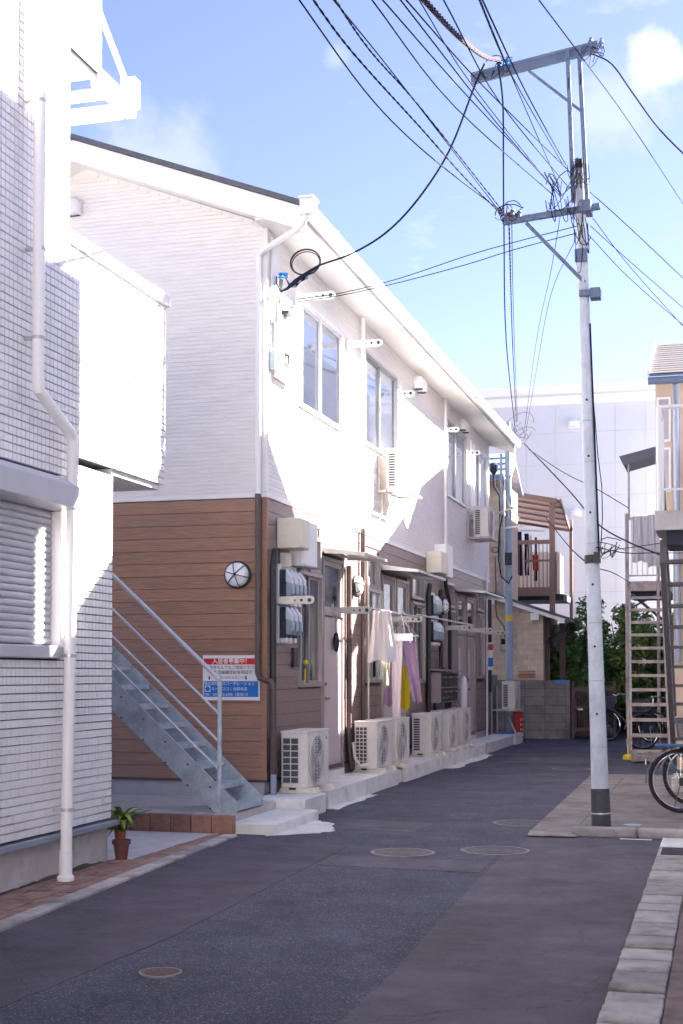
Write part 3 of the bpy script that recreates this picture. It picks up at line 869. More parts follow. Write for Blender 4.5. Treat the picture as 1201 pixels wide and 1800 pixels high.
part('pipe_sleeve', MB().tube([(-4.60, 13.80, .42), (-4.60, 13.80, .19)], 0.033, 12), 'drip', bp)
# facade downpipes
def fpipe(pts, r, mat): return part('downpipe', MB().tube(pts, r, 12), mat, apt)
fpipe([(-4.65, 17.74, 6.29), (-4.65, 17.74, 3.43)], .03, 'white_paint')
fpipe([(-4.65, 17.74, 3.43), (-4.65, 17.74, .2)], .032, 'brown_pipe')
fpipe([(-4.65, 23.42, 6.29), (-4.65, 23.42, 3.65)], .03, 'white_paint')
fpipe([(-4.65, 23.42, 3.65), (-4.65, 23.42, 3.05), (-4.65, 23.75, 2.75), (-4.65, 23.75, .22)], .036, 'black_pipe')
fpipe([(-4.66, 27.80, 3.7), (-4.66, 27.80, .2)], .022, 'white_paint')
fpipe([(-4.655, 17.04, 2.88), (-4.655, 17.04, .55), (-4.62, 17.04, .24)], .036, 'brown_pipe')
fpipe([(-4.64, 17.98, 2.8), (-4.64, 17.98, .6), (-4.62, 17.98, .24)], .014, 'cream_plastic')
fpipe([(-4.64, 13.97, 2.82), (-4.64, 13.93, 2.74), (-4.64, 13.89, 2.62), (-4.64, 13.89, .21)], .038, 'black_pipe')
fpipe([(-4.64, 22.05, 2.95), (-4.64, 21.93, 2.75), (-4.64, 21.93, .22)], .04, 'black_pipe')
fpipe([(-4.64, 22.95, 2.9), (-4.64, 22.9, 2.8), (-4.64, 22.95, 1.6), (-4.64, 23.3, 1.5)], .036, 'black_pipe')
fpipe([(-4.64, 28.0, 3.0), (-4.64, 28.0, 1.1)], .045, 'black_pipe')

# ---- windows and doors
def window(y0, y1, z0, z1, frame='aluminium', curtain=None, split=True, open_dark=None, label=None):
    f_ = MB()
    w_ = 0.045
    xo, xi = XF + .035, XF - .10
    f_.box(xi, xo, y0, y1, z1 - w_, z1).box(xi, xo, y0, y1, z0, z0 + w_)
    f_.box(xi, xo, y0, y0 + w_, z0 + w_, z1 - w_).box(xi, xo, y1 - w_, y1, z0 + w_, z1 - w_)
    fr = part('window', f_, frame, apt, 0.003, label=label)
    ym = (y0 + y1) / 2
    spans = [(y0 + w_, ym + .02), (ym - .02, y1 - w_)] if split else [(y0 + w_, y1 - w_)]
    for i, (a, b) in enumerate(spans):
        xs = XF - .002 if i == 1 else XF - .028
        s_ = MB(); q = .032
        s_.box(xs - .02, xs, a, b, z1 - w_ - q, z1 - w_).box(xs - .02, xs, a, b, z0 + w_, z0 + w_ + q)
        s_.box(xs - .02, xs, a, a + q, z0 + w_ + q, z1 - w_ - q).box(xs - .02, xs, b - q, b, z0 + w_ + q, z1 - w_ - q)
        part('sash', s_, frame, fr)
        part('pane', MB().quad((xs - .01, a + q, z0 + w_ + q), (xs - .01, b - q, z0 + w_ + q), (xs - .01, b - q, z1 - w_ - q), (xs - .01, a + q, z1 - w_ - q)), 'glass', fr)
    if curtain:
        c_ = MB()
        n = 40
        pts = []
        for k in range(n + 1):
            yy = y0 + w_ + (y1 - y0 - 2 * w_) * curtain[0] + (y1 - y0 - 2 * w_) * (curtain[1] - curtain[0]) * k / n
            pts.append((XF - .082 + .012 * math.sin(k * 1.9), yy))
        vs = [(p[0], p[1], z0 + .05) for p in pts] + [(p[0], p[1], z1 - .1) for p in pts]
        c_.add(vs, [(k, k + 1, k + n + 2, k + n + 1) for k in range(n)], True)
        part('curtain', c_, curtain[2], fr)
    part('room_backing', MB().box(XF - .128, XF - .112, y0 + .01, y1 - .01, z0 + .01, z1 - .01), 'dark_room', fr)
    return fr
window(15.0, 16.85, 4.58, 5.86, 'white_paint', (0, 0.62, 'curtain'))
window(17.95, 19.88, 4.62, 5.93, 'silver', (0, .95, 'curtain'))
window(23.70, 25.62, 4.62, 6.0, 'silver', (0.5, 1, 'curtain'))
window(26.45, 28.1, 4.60, 5.98, 'white_paint', (0, 1, 'curtain'))
window(15.38, 15.83, 2.68, 3.12, split=False, curtain=(0, 1, 'frost'))
window(14.97, 15.88, 1.33, 2.68, curtain=(0, .4, 'frost'))
window(18.02, 18.80, 2.66, 3.14, split=False, curtain=(0, 1, 'curtain'))
window(18.02, 18.90, 1.36, 2.66, 'silver', curtain=(0, .5, 'curtain'))
window(20.86, 21.75, 2.66, 3.10, split=False, curtain=(0, 1, 'frost'))
window(20.86, 21.85, 1.32, 2.62, curtain=(.5, 1, 'curtain'))
window(23.65, 24.35, 2.66, 3.10, split=False, curtain=(0, 1, 'frost'))
window(23.65, 24.45, 1.36, 2.62, curtain=(0, .4, 'curtain'))
window(26.80, 27.55, 2.72, 3.10, split=False, curtain=(0, 1, 'frost'))
window(26.80, 27.65, 1.38, 2.68, curtain=(.6, 1, 'curtain'))
# metal sill under the big lit window
def door(y0, y1, z1, label=None, mail=False):
    f_ = MB(); w_ = .045; xo, xi = XF + .03, XF - .10; z0 = .28
    f_.box(xi, xo, y0, y1, z1 - w_, z1).box(xi, xo, y0, y0 + w_, z0, z1 - w_).box(xi, xo, y1 - w_, y1, z0, z1 - w_)
    f_.box(xi, xo, y0 + w_, y1 - w_, 2.20, 2.25).box(xi, xo, y0 + w_, y1 - w_, z0, z0 + .03)
    fr = part('door', f_, 'aluminium', apt, 0.003, label=label)
    part('leaf', MB().box(XF - .035, XF - .005, y0 + w_ + .004, y1 - w_ - .004, z0 + .035, 2.195), 'door', fr, 0.003)
    tr = MB(); a, b, c, d = y0 + w_, y1 - w_, 2.25, z1 - w_
    t_ = .06
    tr.box(XF - .03, XF + .012, a, b, d - t_, d).box(XF - .03, XF + .012, a, b, c, c + t_).box(XF - .03, XF + .012, a, a + t_, c + t_, d - t_).box(XF - .03, XF + .012, b - t_, b, c + t_, d - t_)
    part('transom', tr, 'door', fr, 0.003)
    part('pane', MB().quad((XF - .013, a + t_, c + t_), (XF - .013, b - t_, c + t_), (XF - .013, b - t_, d - t_), (XF - .013, a + t_, d - t_)), 'glass', fr)
    part('room_backing', MB().box(XF - .125, XF - .105, y0, y1, .29, z1 - .01), 'frost', fr)
    h = MB()
    for zz in (1.36, 1.18):
        h.cyl((XF - .006, y0 + .13, zz), (XF + .03, y0 + .13, zz), .022, n=12)
    h.box(XF + .028, XF + .042, y0 + .11, y0 + .25, 1.17, 1.19)
    part('handle', h, 'chrome', fr)
    part('doorstep', MB().box(-4.71, -4.665, y0 + .01, y1 - .01, .20, .282), 'concrete_light', fr)
    if mail: part('notice', MB().box(XF - .005, XF + .0, y0 + .3, y0 + .42, 1.45, 1.95), 'white_print', fr)
    return fr
door(15.92, 16.86, 2.92)
door(18.95, 19.75, 2.90)
door(19.82, 20.62, 2.90)
door(24.65, 25.50, 2.95, mail=True)
door(25.62, 26.55, 2.95, mail=True)
# canopies over the doors
def canopy(y0, y1, z):
    f_ = MB()
    f_.box(-4.69, -4.66, y0, y1, z, z + .06)
    f_.prism([(-4.66, z + .05), (-4.14, z - .025), (-4.14, z - .06), (-4.66, z - .02)], 'y', y0, y0 + .03)
    f_.prism([(-4.66, z + .05), (-4.14, z - .025), (-4.14, z - .06), (-4.66, z - .02)], 'y', y1 - .03, y1)
    f_.box(-4.17, -4.13, y0 + .03, y1 - .03, z - .06, z - .025)
    c = part('canopy', f_, 'silver', apt, 0.002)
    part('canopy_panel', MB().quad((-4.655, y0 + .032, z + .044), (-4.175, y0 + .032, z - .035), (-4.175, y1 - .032, z - .035), (-4.655, y1 - .032, z + .044)), 'canopy_sheet', c)
canopy(15.90, 17.0, 2.97)
canopy(18.85, 20.85, 2.98)
canopy(24.5, 26.75, 3.0)

# ================================================================ things on the apartment house
def eave_vent(y, label):
    t = root('eave_vent', (-4.64, y, 6.1), label, 'vent hood', 'paired vent hoods under the eave')
    for d in (0, .28):
        part('hood', MB().lathe([(.075, 0), (.085, .02), (.085, .14), (.06, .19), (.02, .205)], (-4.62, y + d, 6.0), 16).box(-4.70, -4.62, y + d - .06, y + d + .06, 6.03, 6.17), 'white_plastic', t)
        part('grille', MB().lathe([(.07, -.012), (.07, .0)], (-4.62, y + d, 6.0), 16), 'ac_dark', t)
eave_vent(21.1, 'pair of white vent hoods high under the eave, between the lit windows')
eave_vent(24.9, 'pair of white vent hoods high under the eave, above the farther dark window')
t = root('wall_vent', (-6.97, 13.85, 6.6), 'small white round hood high on the gable wall beside the tiled house', 'vent hood')
part('hood', MB().lathe([(.09, 0), (.1, .02), (.1, .12), (.07, .17), (.02, .19)], (-6.97, 13.77, 6.62), 16), 'white_plastic', t)
part('flange', MB().box(-7.06, -6.88, 13.80, 13.848, 6.62, 6.8), 'white_plastic', t)

def bulkhead(pos, axis, label):
    """round caged wall lamp; axis: outward direction"""
    t = root('wall_lamp', pos, label, 'lamp', 'round caged wall lamps')
    A_ = Vector(axis)
    def P_(r, h, a):
        u = Vector((0, 0, 1)); v = A_.cross(u)
        return A_ * h + u * (r * math.cos(a)) + v * (r * math.sin(a))
    def rev(prof, n=28):
        m_ = MB(); vs = []; fs = []
        for r, h in prof:
            for k in range(n): vs.append(P_(r, h, 2 * math.pi * k / n))
        for i in range(len(prof) - 1):
            for k in range(n):
                k2 = (k + 1) % n
                fs.append((i * n + k, (i + 1) * n + k, (i + 1) * n + k2, i * n + k2))
        m_.add(vs, fs, True)
        return m_
    part('backplate', rev([(.150, 0), (.150, .03), (.135, .04), (.0, .04)]), 'black', t, local=True)
    if axis[0]: part('mount', rev([(.08, -.043), (.08, .0), (0, .0)]), 'black', t, local=True)
    part('globe', rev([(.132, .03), (.128, .06), (.11, .085), (.07, .105), (.03, .112), (0, .113)]), 'lamp_glass', t, local=True)
    for k in range(3):
        a = R(15) + k * math.pi / 3
        pts = []
        for j in range(13):
            s_ = -1 + j / 6
            r = abs(s_) * .138
            h = .035 + .084 * math.sqrt(max(0, 1 - s_ * s_)) + .003
            pts.append(P_(r, h, a if s_ >= 0 else a + math.pi))
        part('cage_bar', MB().tube(pts, .005, 6), 'black', t, local=True)
    return t
bulkhead((-5.02, 13.845, 2.55), (0, -1, 0), 'round white caged lamp on the brown gable wall above the notice')
bulkhead((-4.655, 17.34, 2.64), (1, 0, 0), 'round white caged lamp lit by sun beside the first front door')
bulkhead((-4.655, 23.15, 2.64), (1, 0, 0), 'round white caged lamp above the row of black meters near the letterboxes')

# recruitment notice
def notice(name, x0, x1, z0, z1, yy, label, text=True):
    t = root(name, ((x0 + x1) / 2, yy, z0), label, 'sign')
    part('board', MB().box(x0, x1, yy - .006, yy, z0, z1), 'white_print', t)
    h = z1 - z0; w = x1 - x0
    part('red_band', MB().box(x0 + .01, x1 - .015, yy - .0075, yy - .006, z1 - .07 * h - .135 * h, z1 - .07 * h), 'red_print', t)
    part('blue_band', MB().box(x0 + .01, x1 - .015, yy - .0075, yy - .006, z0 + .075 * h, z0 + .425 * h), 'blue_print', t)
    def txt(s, x, z, size, mat, align='CENTER', sx=1.0, bold=0.0):
        c = bpy.data.curves.new('lettering', 'FONT')
        c.body = s; c.size = size; c.align_x = align; c.align_y = 'CENTER'
        c.offset = bold; c.resolution_u = 3
        c.materials.append(M[mat])
        c.extrude = .0004
        tmp = bpy.data.objects.new('lettering_curve', c)
        COL.objects.link(tmp)
        dg = bpy.context.evaluated_depsgraph_get()
        me = bpy.data.meshes.new_from_object(tmp.evaluated_get(dg))
        bpy.data.objects.remove(tmp)
        o = bpy.data.objects.new('lettering', me)
        COL.objects.link(o)
        o.parent = t
        o.location = Vector((x, yy - .0085, z)) - t.location
        o.rotation_euler = (R(90), 0, 0)
        o.scale = (sx, 1, 1)
    cx = (x0 + x1) / 2
    if text:
        txt('入居者募集中！', cx + .0, z1 - .137 * h, .062, 'white_print', bold=.0012)
        txt('諸条件なんでもご相談ください', cx + .008, z1 - .275 * h, .043, 'ink')
        txt('生活保護受給者相談可', cx + .02, z1 - .385 * h, .045, 'ink')
        txt('お問い合わせはこちら', cx - .0, z1 - .50 * h, .036, 'ink')
        txt('株式会社プロコーポレーション', x0 + .015, z0 + .368 * h, .043, 'white_print', 'LEFT', .96)
        txt('ルームココ｜池袋本店', x0 + .10, z0 + .248 * h, .041, 'white_print', 'LEFT')
        txt('TEL：03-5912-6700（長谷川）', x0 + .015, z0 + .125 * h, .040, 'white_print', 'LEFT')
        for xx in (x0 + .075, x1 - .155):
            zc = z1 - .50 * h
            part('arrow', MB().box(xx - .006, xx + .006, yy - .0085, yy - .006, zc - .005, zc + .022).prism([(xx - .013, zc - .005), (xx + .013, zc - .005), (xx, zc - .024)], 'y', yy - .0085, yy - .006), 'ink', t)
        lx, lz = x0 + .055, z0 + .255 * h
        part('logo', MB().prism([(lx - .032, lz - .032), (lx + .032, lz - .032), (lx + .032, lz + .032), (lx - .032, lz + .032)], 'y', yy - .0083, yy - .0075), 'white_print', t)
        part('logo_disc', MB().cyl((lx, yy - .0083, lz), (lx, yy - .0088, lz), .027, n=20), 'blue_print', t)
    return t
notice('notice_board', -5.42, -4.77, 1.20, 1.685, 13.842, 'white, red and blue Japanese tenant notice on the brown gable behind the handrail')
t = root('notice_strip', (-4.6, 27.88, 1.5), 'narrow red, white and blue notice on the last thin white pipe', 'sign')
part('board', MB().box(-4.68, -4.55, 27.90, 27.905, 1.55, 2.12), 'white_print', t)
part('red_band', MB().box(-4.68, -4.55, 27.896, 27.8995, 1.96, 2.08), 'red_print', t)
part('blue_band', MB().box(-4.68, -4.55, 27.896, 27.8995, 1.62, 1.80), 'blue_print', t)

# intake boxes
def service_box(name, loc, dims, mat, label, cat='utility box', group=None):
    x0, y0, z0 = loc; dx, dy, dz = dims
    t = root(name, (x0, y0, z0), label, cat, group)
    part('body', MB().box(x0, x0 + dx, y0, y0 + dy, z0, z0 + dz), mat, t, 0.008)
    part('cover', MB().box(x0 + dx, x0 + dx + .012, y0 + .012, y0 + dy - .012, z0 + .012, z0 + dz - .012), mat, t, 0.004)
    return t
service_box('intake_box', (-4.695, 14.18, 2.86), (.26, .36, .33), 'cream_plastic', 'cream intake box on the brown boards near the gable corner')
service_box('cabinet', (-4.695, 14.62, 2.70), (.16, .55, .52), 'white_plastic', 'white wall cabinet between the cream box and the small window')
service_box('junction_box', (-4.695, 14.28, 2.66), (.09, .13, .16), 'cream_plastic', 'small cream box hanging under the intake box')
service_box('intake_box', (-4.695, 22.0, 3.14), (.24, .62, .36), 'cream_plastic', 'cream intake box beyond the second canopy')
service_box('cabinet', (-4.695, 22.64, 3.12), (.20, .60, .55), 'white_plastic', 'tall white wall cabinet beyond the second canopy')
service_box('cable_cabinet', (-4.695, 14.05, 4.72), (.10, .46, .80), 'white_plastic', 'tall white cable cabinet on the sunlit wall near the gable corner')
t = root('intercom', (-4.68, 14.78, 1.6), 'small black doorbell unit on the boards beside the tall window', 'doorbell')
part('body', MB().box(-4.70, -4.665, 14.72, 14.86, 1.56, 1.78), 'black', t, .006)
t = root('door_charm', (-4.66, 16.35, 1.5), 'dark oval ornament hung on a string on the first front door', 'door ornament')
part('string', MB().tube([(-4.675, 16.45, 2.2), (-4.675, 16.45, 2.0)], .004, 5), 'black', t)
part('oval', MB().lathe([(0.0, -.13), (.03, -.1), (.045, 0), (.03, .1), (0.0, .13)], (-4.66, 16.45, 1.88), 12), 'black_pipe', t)

# insulator panel and cable hook at the gable corner
t = root('cable_hook', (-4.62, 14.05, 5.8), 'white panel with blue insulators and coiled cable at the sunlit gable corner', 'cable bracket')
part('mounting_board', MB().box(-4.697, -4.67, 13.95, 14.22, 5.62, 6.22), 'white_plastic', t, .006)
part('mounting_board', MB().box(-4.697, -4.66, 13.98, 14.24, 5.30, 5.56), 'white_plastic', t, .006)
for k in range(3):
    part('insulator', MB().lathe([(.02, -.03), (.035, -.02), (.02, 0), (.035, .02), (.02, .03)], (-4.58, 13.98 + k * .07, 5.80 + .02 * k), 12), 'blue_print', t)
pts = [(-4.36 + .17 * math.cos(a), 14.15, 5.98 + .14 * math.sin(a)) for a in [2 * math.pi * k / 24 for k in range(25)]]
part('cable_coil', MB().tube(pts, .010, 7), 'cable_worn', t)
pts = [(-4.36 + .16 * math.cos(a), 14.17, 5.97 + .13 * math.sin(a)) for a in [2 * math.pi * k / 24 for k in range(25)]]
part('cable_coil', MB().tube(pts, .006, 6), 'wire_grey', t)
part('cable_tail', MB().tube([(-4.13, 13.98, 5.89), (-4.3, 13.98, 5.80), (-4.42, 13.99, 5.73), (-4.52, 14.0, 5.66), (-4.60, 14.02, 5.64), (-4.66, 14.05, 5.74), (-4.66, 14.05, 5.82)], [.012, .02, .028, .016, .01, .007, .006], 8), 'cable', t)
for k in range(4):
    part('lead_wire', MB().tube([(-4.56, 13.98 + .03 * k, 5.82), (-4.5, 14.0, 5.72 - .015 * k), (-4.42, 14.0, 5.70 - .01 * k), (-4.28, 14.0, 5.76 + .02 * k)], .0045, 5), 'cable', t)
    part('lead_wire', MB().tube([(-4.60, 14.0 + .03 * k, 5.79), (-4.62, 14.02 + .03 * k, 5.68), (-4.64, 14.05 + .02 * k, 5.5)], .004, 5), 'wire_grey', t)
part('clamp', MB().box(-4.60, -4.52, 14.05, 14.2, 5.40, 5.44), 'black', t)
t = root('antenna_meter', (-4.66, 14.1, 5.0), 'small grey terminal fixed below the white cable cabinet', 'terminal box')
part('body', MB().box(-4.70, -4.63, 13.90, 14.02, 4.78, 5.0), 'galv', t, .004)
part('bracket', MB().box(-4.63, -4.57, 14.10, 14.13, 4.86, 5.0).box(-4.63, -4.57, 14.22, 14.25, 4.86, 5.0).box(-4.60, -4.57, 14.13, 14.22, 4.86, 4.88).box(-4.60, -4.57, 14.13, 14.22, 4.98, 5.0), 'ac_dark', t)

# electricity meters
def meter_bank(y0, z0, n, label):
    t = root('meter_bank', (-4.69, y0, z0), label, 'electricity meters')
    part('mounting_board', MB().box(-4.698, -4.675, y0 - .03, y0 + n * .155 + .02, z0 - .04, z0 + .42), 'white_plastic', t, .003)
    for k in range(n):
        yc = y0 + .07 + k * .155
        m_ = part('meter', MB().box(-4.675, -4.60, yc - .055, yc + .055, z0 + .02, z0 + .36), 'meter_glass', t, .008)
        part('meter_cap', MB().prism([(-4.672, z0 + .36), (-4.672, z0 + .25), (-4.54, z0 + .20), (-4.54, z0 + .27), (-4.60, z0 + .36)], 'y', yc - .052, yc + .052), 'meter_pale', m_, .008)
        part('meter_window', MB().prism([(-4.60, z0 + .245), (-4.60, z0 + .06), (-4.565, z0 + .05), (-4.53, z0 + .10), (-4.53, z0 + .20)], 'y', yc - .050, yc + .050), 'meter_grey', m_, .006)
        part('terminal_cover', MB().box(-4.67, -4.60, yc - .04, yc + .04, z0 - .03, z0 + .02), 'white_plastic', m_, .004)
    return t
meter_bank(14.20, 2.27, 4, 'row of four dark electricity meters above the perforated drying bracket')
meter_bank(14.20, 1.86, 3, 'lower row of electricity meters below the perforated drying bracket')
meter_bank(22.12, 2.42, 3, 'row of electricity meters beside the farthest caged lamp')
meter_bank(22.12, 1.98, 4, 'lowest row of electricity meters above the letterboxes')

# drying brackets: arm with round holes
def bracket(y, z, label, mat='cream_plastic', L_=.44, grp='perforated drying brackets on the facade'):
    t = root('drying_bracket', (-4.69, y, z), label, 'bracket', grp)
    part('wall_plate', MB().box(-4.698, -4.67, y - .02, y + .025, z - .085, z + .085), mat, t, .004)
    prof = [(-4.67, z - .035), (-4.67 + L_ - .03, z - .045)]
    for k in range(7):
        a = -math.pi / 2 + math.pi * k / 6
        prof.append((-4.67 + L_ - .02 + .045 * math.cos(a), z + .002 + .045 * math.sin(a)))
    prof.append((-4.67, z + .04))
    part('arm', MB().prism(prof, 'y', y - .012, y + .012), mat, t, .003)
    for k, (rr, dx) in enumerate(((.022, .025), (.016, .115), (.010, .19))):
        part('hole_ring', MB().cyl((-4.67 + L_ - dx, y - .0128, z), (-4.67 + L_ - dx, y - .0145, z), rr, n=16), 'ac_dark', t)
    return t
bracket(13.98, 2.275, 'cream perforated drying bracket between the two meter rows')
bracket(16.35, 2.27, 'drying bracket holding the near end of the laundry pole', 'silver', .46)
bracket(19.35, 2.27, 'drying bracket beside the clip hanger, between the middle doors', 'silver', .46)
bracket(23.55, 2.28, 'drying bracket holding the far end of the bare pole', 'silver')
bracket(25.75, 2.30, 'drying bracket between the two farthest doors', 'silver')
bracket(27.3, 2.30, 'farthest low drying bracket by the thin white pipe', 'silver')
bracket(14.86, 5.80, 'white drying bracket at the top corner of the first upper window', 'white_plastic', .42)
bracket(17.1, 5.78, 'white drying bracket between the two sunlit upper windows', 'white_plastic', .42)
bracket(19.98, 5.70, 'white drying bracket just past the second upper window', 'white_plastic', .2)
bracket(23.62, 5.78, 'white drying bracket before the dark upper window', 'white_plastic', .2)
bracket(25.75, 5.70, 'white drying bracket past the dark upper window', 'white_plastic', .2)
solo('laundry_pole', MB().tube([(-4.24, 16.25, 2.30), (-4.24, 19.6, 2.30)], .014, 10), 'silver', 'steel drying pole hung with clothes on two brackets', 'laundry pole')
solo('laundry_pole', MB().tube([(-4.24, 19.25, 2.33), (-4.24, 23.75, 2.33)], .014, 10), 'silver', 'bare steel drying pole between the farther brackets', 'laundry pole')

# ---------------------------------------------------------------- outdoor units
def make_ac(label, cols=2, rows=7, W=.80, D=.30, H=.60, logo=True, feet=True, fan_front=True):
    """origin at back near bottom corner; x = out of the wall, y = along it"""
    t = root('air_conditioner', (0, 0, 0), label, 'air conditioner')
    fz = .055 if feet else 0
    part('casing', MB().box(0, D, 0, W, fz, fz + H), 'ac_body', t, 0.014, local=True, seg=3)
    part('lid', MB().box(-.006, D + .006, -.006, W + .006, fz + H - .012, fz + H + .014), 'ac_body', t, 0.006, local=True)
    # side grille on the near end
    gx0, gx1 = (.02, D - .10) if cols == 2 else ((.02, .17) if cols == 3 else (.03, .13))
    gz0, gz1 = fz + .05, fz + H - .06
    part('side_recess', MB().box(gx0, gx1, -.002, .006, gz0, gz1), 'ac_dark' if rows > 8 else 'ac_fin', t, local=True)
    g = MB()
    for k in range(rows + 1):
        z = gz0 + (gz1 - gz0) * k / rows
        g.box(gx0 - .006, gx1 + .006, -.010, -.002, z - .006, z + .006)
    for k in range(cols + 1):
        x = gx0 + (gx1 - gx0) * k / cols
        g.box(x - .005, x + .005, -.0115, -.0025, gz0, gz1)
    part('side_grille', g, 'ac_grille', t, local=True)
    # fan on the street face
    cy, cz, r = .30, fz + H * .5, min(H * .43, .26)
    part('fan_opening', MB().cyl((D - .002, cy, cz), (D + .004, cy, cz), r, n=36), 'ac_dark', t, local=True)
    b = MB()
    for k in range(3):
        a = 2 * math.pi * k / 3
        p = [(D + .005, cy + .05 * math.cos(a), cz + .05 * math.sin(a)), (D + .007, cy + r * .85 * math.cos(a - .35), cz + r * .85 * math.sin(a - .35)),
             (D + .005, cy + r * .9 * math.cos(a + .25), cz + r * .9 * math.sin(a + .25))]
        b.add(p, [(0, 1, 2)])
    part('fan_blade', b, 'ac_grille', t, local=True)
    ring = []
    for rr, tr in [(r, .010)]:
        ring.append(part('fan_ring', MB().tube([(D + .012, cy + rr * math.cos(2 * math.pi * k / 36), cz + rr * math.sin(2 * math.pi * k / 36)) for k in range(37)], tr, 6, False), 'ac_grille', t, local=True))
    g = MB()
    nb = 26
    for k in range(1, nb):
        z = cz - r + 2 * r * k / nb
        hw = math.sqrt(max(0, r * r - (z - cz) ** 2))
        g.tube([(D + .014, cy - hw, z), (D + .020, cy, z), (D + .014, cy + hw, z)], .0028, 4, False)
    for rr in (.25, .45, .62, .78, .9):
        g.tube([(D + .018, cy + r * rr * math.cos(2 * math.pi * k / 24), cz + r * rr * math.sin(2 * math.pi * k / 24)) for k in range(25)], .0035, 4, False)
    for a in (0, 1, 2):
        g.tube([(D + .017, cy + r * math.cos(R(30 + a * 60)), cz + r * math.sin(R(30 + a * 60))), (D + .017, cy - r * math.cos(R(30 + a * 60)), cz - r * math.sin(R(30 + a * 60)))], .004, 4, False)
    part('fan_grille', g, 'ac_grille', t, local=True, kind='stuff')
    part('front_panel', MB().box(D + .001, D + .006, W - .17, W - .012, fz + .03, fz + H - .03), 'ac_body', t, .003, local=True)
    if logo:
        part('logo', MB().prism([(W - .12, fz + H - .10), (W - .06, fz + H - .10), (W - .12, fz + H - .05)], 'x', D + .006, D + .008), 'teal', t, local=True)
    if feet:
        for yy in (.10, W - .18):
            part('foot', MB().prism([(-.04, 0), (D + .10, 0), (D + .07, .055), (-.015, .055)], 'y', yy - .08, yy + .09), 'cream_plastic', t, .006, local=True)
    part('drain_hole', MB().box(D * .3, D * .55, -.003, .01, fz - .018, fz + .004), 'black', t, local=True)
    return t
ZC = 0.20
ac = make_ac('boxy outdoor unit with wide side grille and teal mark, at the gable corner', 2, 7)
ac.location = (-4.60, 14.05, ZC)
ac2 = make_ac('outdoor unit past the first door, nearer of the close pair', 3, 10, logo=False)
ac2.location = (-4.60, 17.10, ZC)
G_AC = 'outdoor units standing on the doorstep'
ac['group'] = ac2['group'] = G_AC
dup(ac2, (-4.60, 18.18, ZC), label='outdoor unit right below the hanging laundry, farther of the close pair')
ac3 = make_ac('outdoor unit beside the blue hose, first of the three below the letterboxes', 1, 13, logo=False)
ac3['group'] = G_AC
ac3.location = (-4.60, 20.48, ZC)
dup(ac3, (-4.60, 21.9, ZC + .01), label='middle outdoor unit of the three below the letterboxes')
dup(ac3, (-4.60, 23.1, ZC + .01), label='last outdoor unit of the three below the letterboxes, before the far doors')
# wall-hung units
def wall_rack(a, x1, y0, y1, z, label):
    t = root('wall_rack', (-4.69, y0, z), label, 'bracket')
    for yy in (y0, y1):
        part('rack_arm', MB().box(-4.69, x1, yy, yy + .03, z - .03, z), 'rust_steel', t)
        part('rack_upright', MB().box(-4.69, -4.66, yy, yy + .03, z, z + .5), 'rust_steel', t)
    part('rack_rail', MB().box(x1 - .04, x1 - .0, y0 - .05, y1 + .08, z - .035, z - .005), 'rust_steel', t)
    part('rack_rail', MB().box(-4.60, -4.56, y0 - .05, y1 + .08, z - .035, z - .005), 'rust_steel', t)
acu = make_ac('outdoor unit hung on the sunlit upper wall under the second window', 1, 13, W=.74, D=.28, H=.58, logo=False, feet=False)
acu.location = (-4.58, 18.78, 4.09)
acu['group'] = 'outdoor units hung on the upper wall'
wall_rack(acu, -4.24, 18.72, 19.5, 4.085, 'rusty white steel rack carrying the sunlit upper outdoor unit')
dup(acu, (-4.58, 25.80, 4.09), label='outdoor unit hung on the upper wall near the far end of the apartments')
wall_rack(acu, -4.24, 25.74, 26.5, 4.085, 'white steel rack under the far upper outdoor unit')
dup(acu, (-4.52, 28.85, .72), label='small outdoor unit hung low beyond the apartment corner, before the block wall', group='low hung unit')
t = root('wall_rack', (-4.5, 28.8, .7), 'thin steel rack under the low unit beyond the apartment corner', 'bracket')
part('rack_arm', MB().box(-4.75, -4.2, 28.82, 28.85, .69, .715).box(-4.75, -4.2, 29.55, 29.58, .69, .715), 'silver', t)
part('rack_upright', MB().box(-4.75, -4.72, 28.82, 28.85, .2, 1.2).box(-4.75, -4.72, 29.55, 29.58, .2, 1.2), 'silver', t)
t = root('side_panel', (-4.9, 29.1, .2), 'dark board standing behind the low hung unit', 'panel')
part('board', MB().box(-5.0, -4.78, 28.80, 29.9, .2, 1.45), 'block', t)
# cable ducts
solo('cable_duct', MB().box(-4.70, -4.655, 20.0, 20.08, 4.6, 5.85).box(-4.70, -4.655, 19.35, 20.0, 4.70, 4.78), 'white_plastic', 'white cable duct down to the sunlit upper outdoor unit', 'cable duct', bev=.004)
solo('cable_duct', MB().box(-4.70, -4.655, 26.10, 26.19, 4.55, 6.0).box(-4.70, -4.655, 26.19, 27.3, 4.47, 4.55), 'white_plastic', 'white cable duct beside the last upper window', 'cable duct', bev=.004)
solo('drain_hose', MB().tube([(-4.66, 18.85, 4.1), (-4.665, 18.86, 3.75), (-4.668, 18.6, 3.6), (-4.668, 18.0, 3.58)], .009, 6), 'cream_plastic', 'thin cream drain hose hanging below the sunlit upper unit', 'hose')
solo('refrigerant_pipe', MB().tube([(-4.60, 17.04, .60), (-4.58, 17.04, .40), (-4.50, 17.02, .30), (-4.42, 17.06, .32), (-4.42, 17.12, .35)], .022, 8), 'cream_plastic', 'cream insulated pipe bending from the brown duct to the paired unit', 'pipe')
solo('hose_coil', MB().tube([(-4.655 + .03 * math.cos(a), 20.15 + .012 * a, .50 + .2 * math.sin(a)) for a in [k * .35 for k in range(60)]], .011, 6), 'blue_hose', 'coil of blue hose between the outdoor units', 'hose')
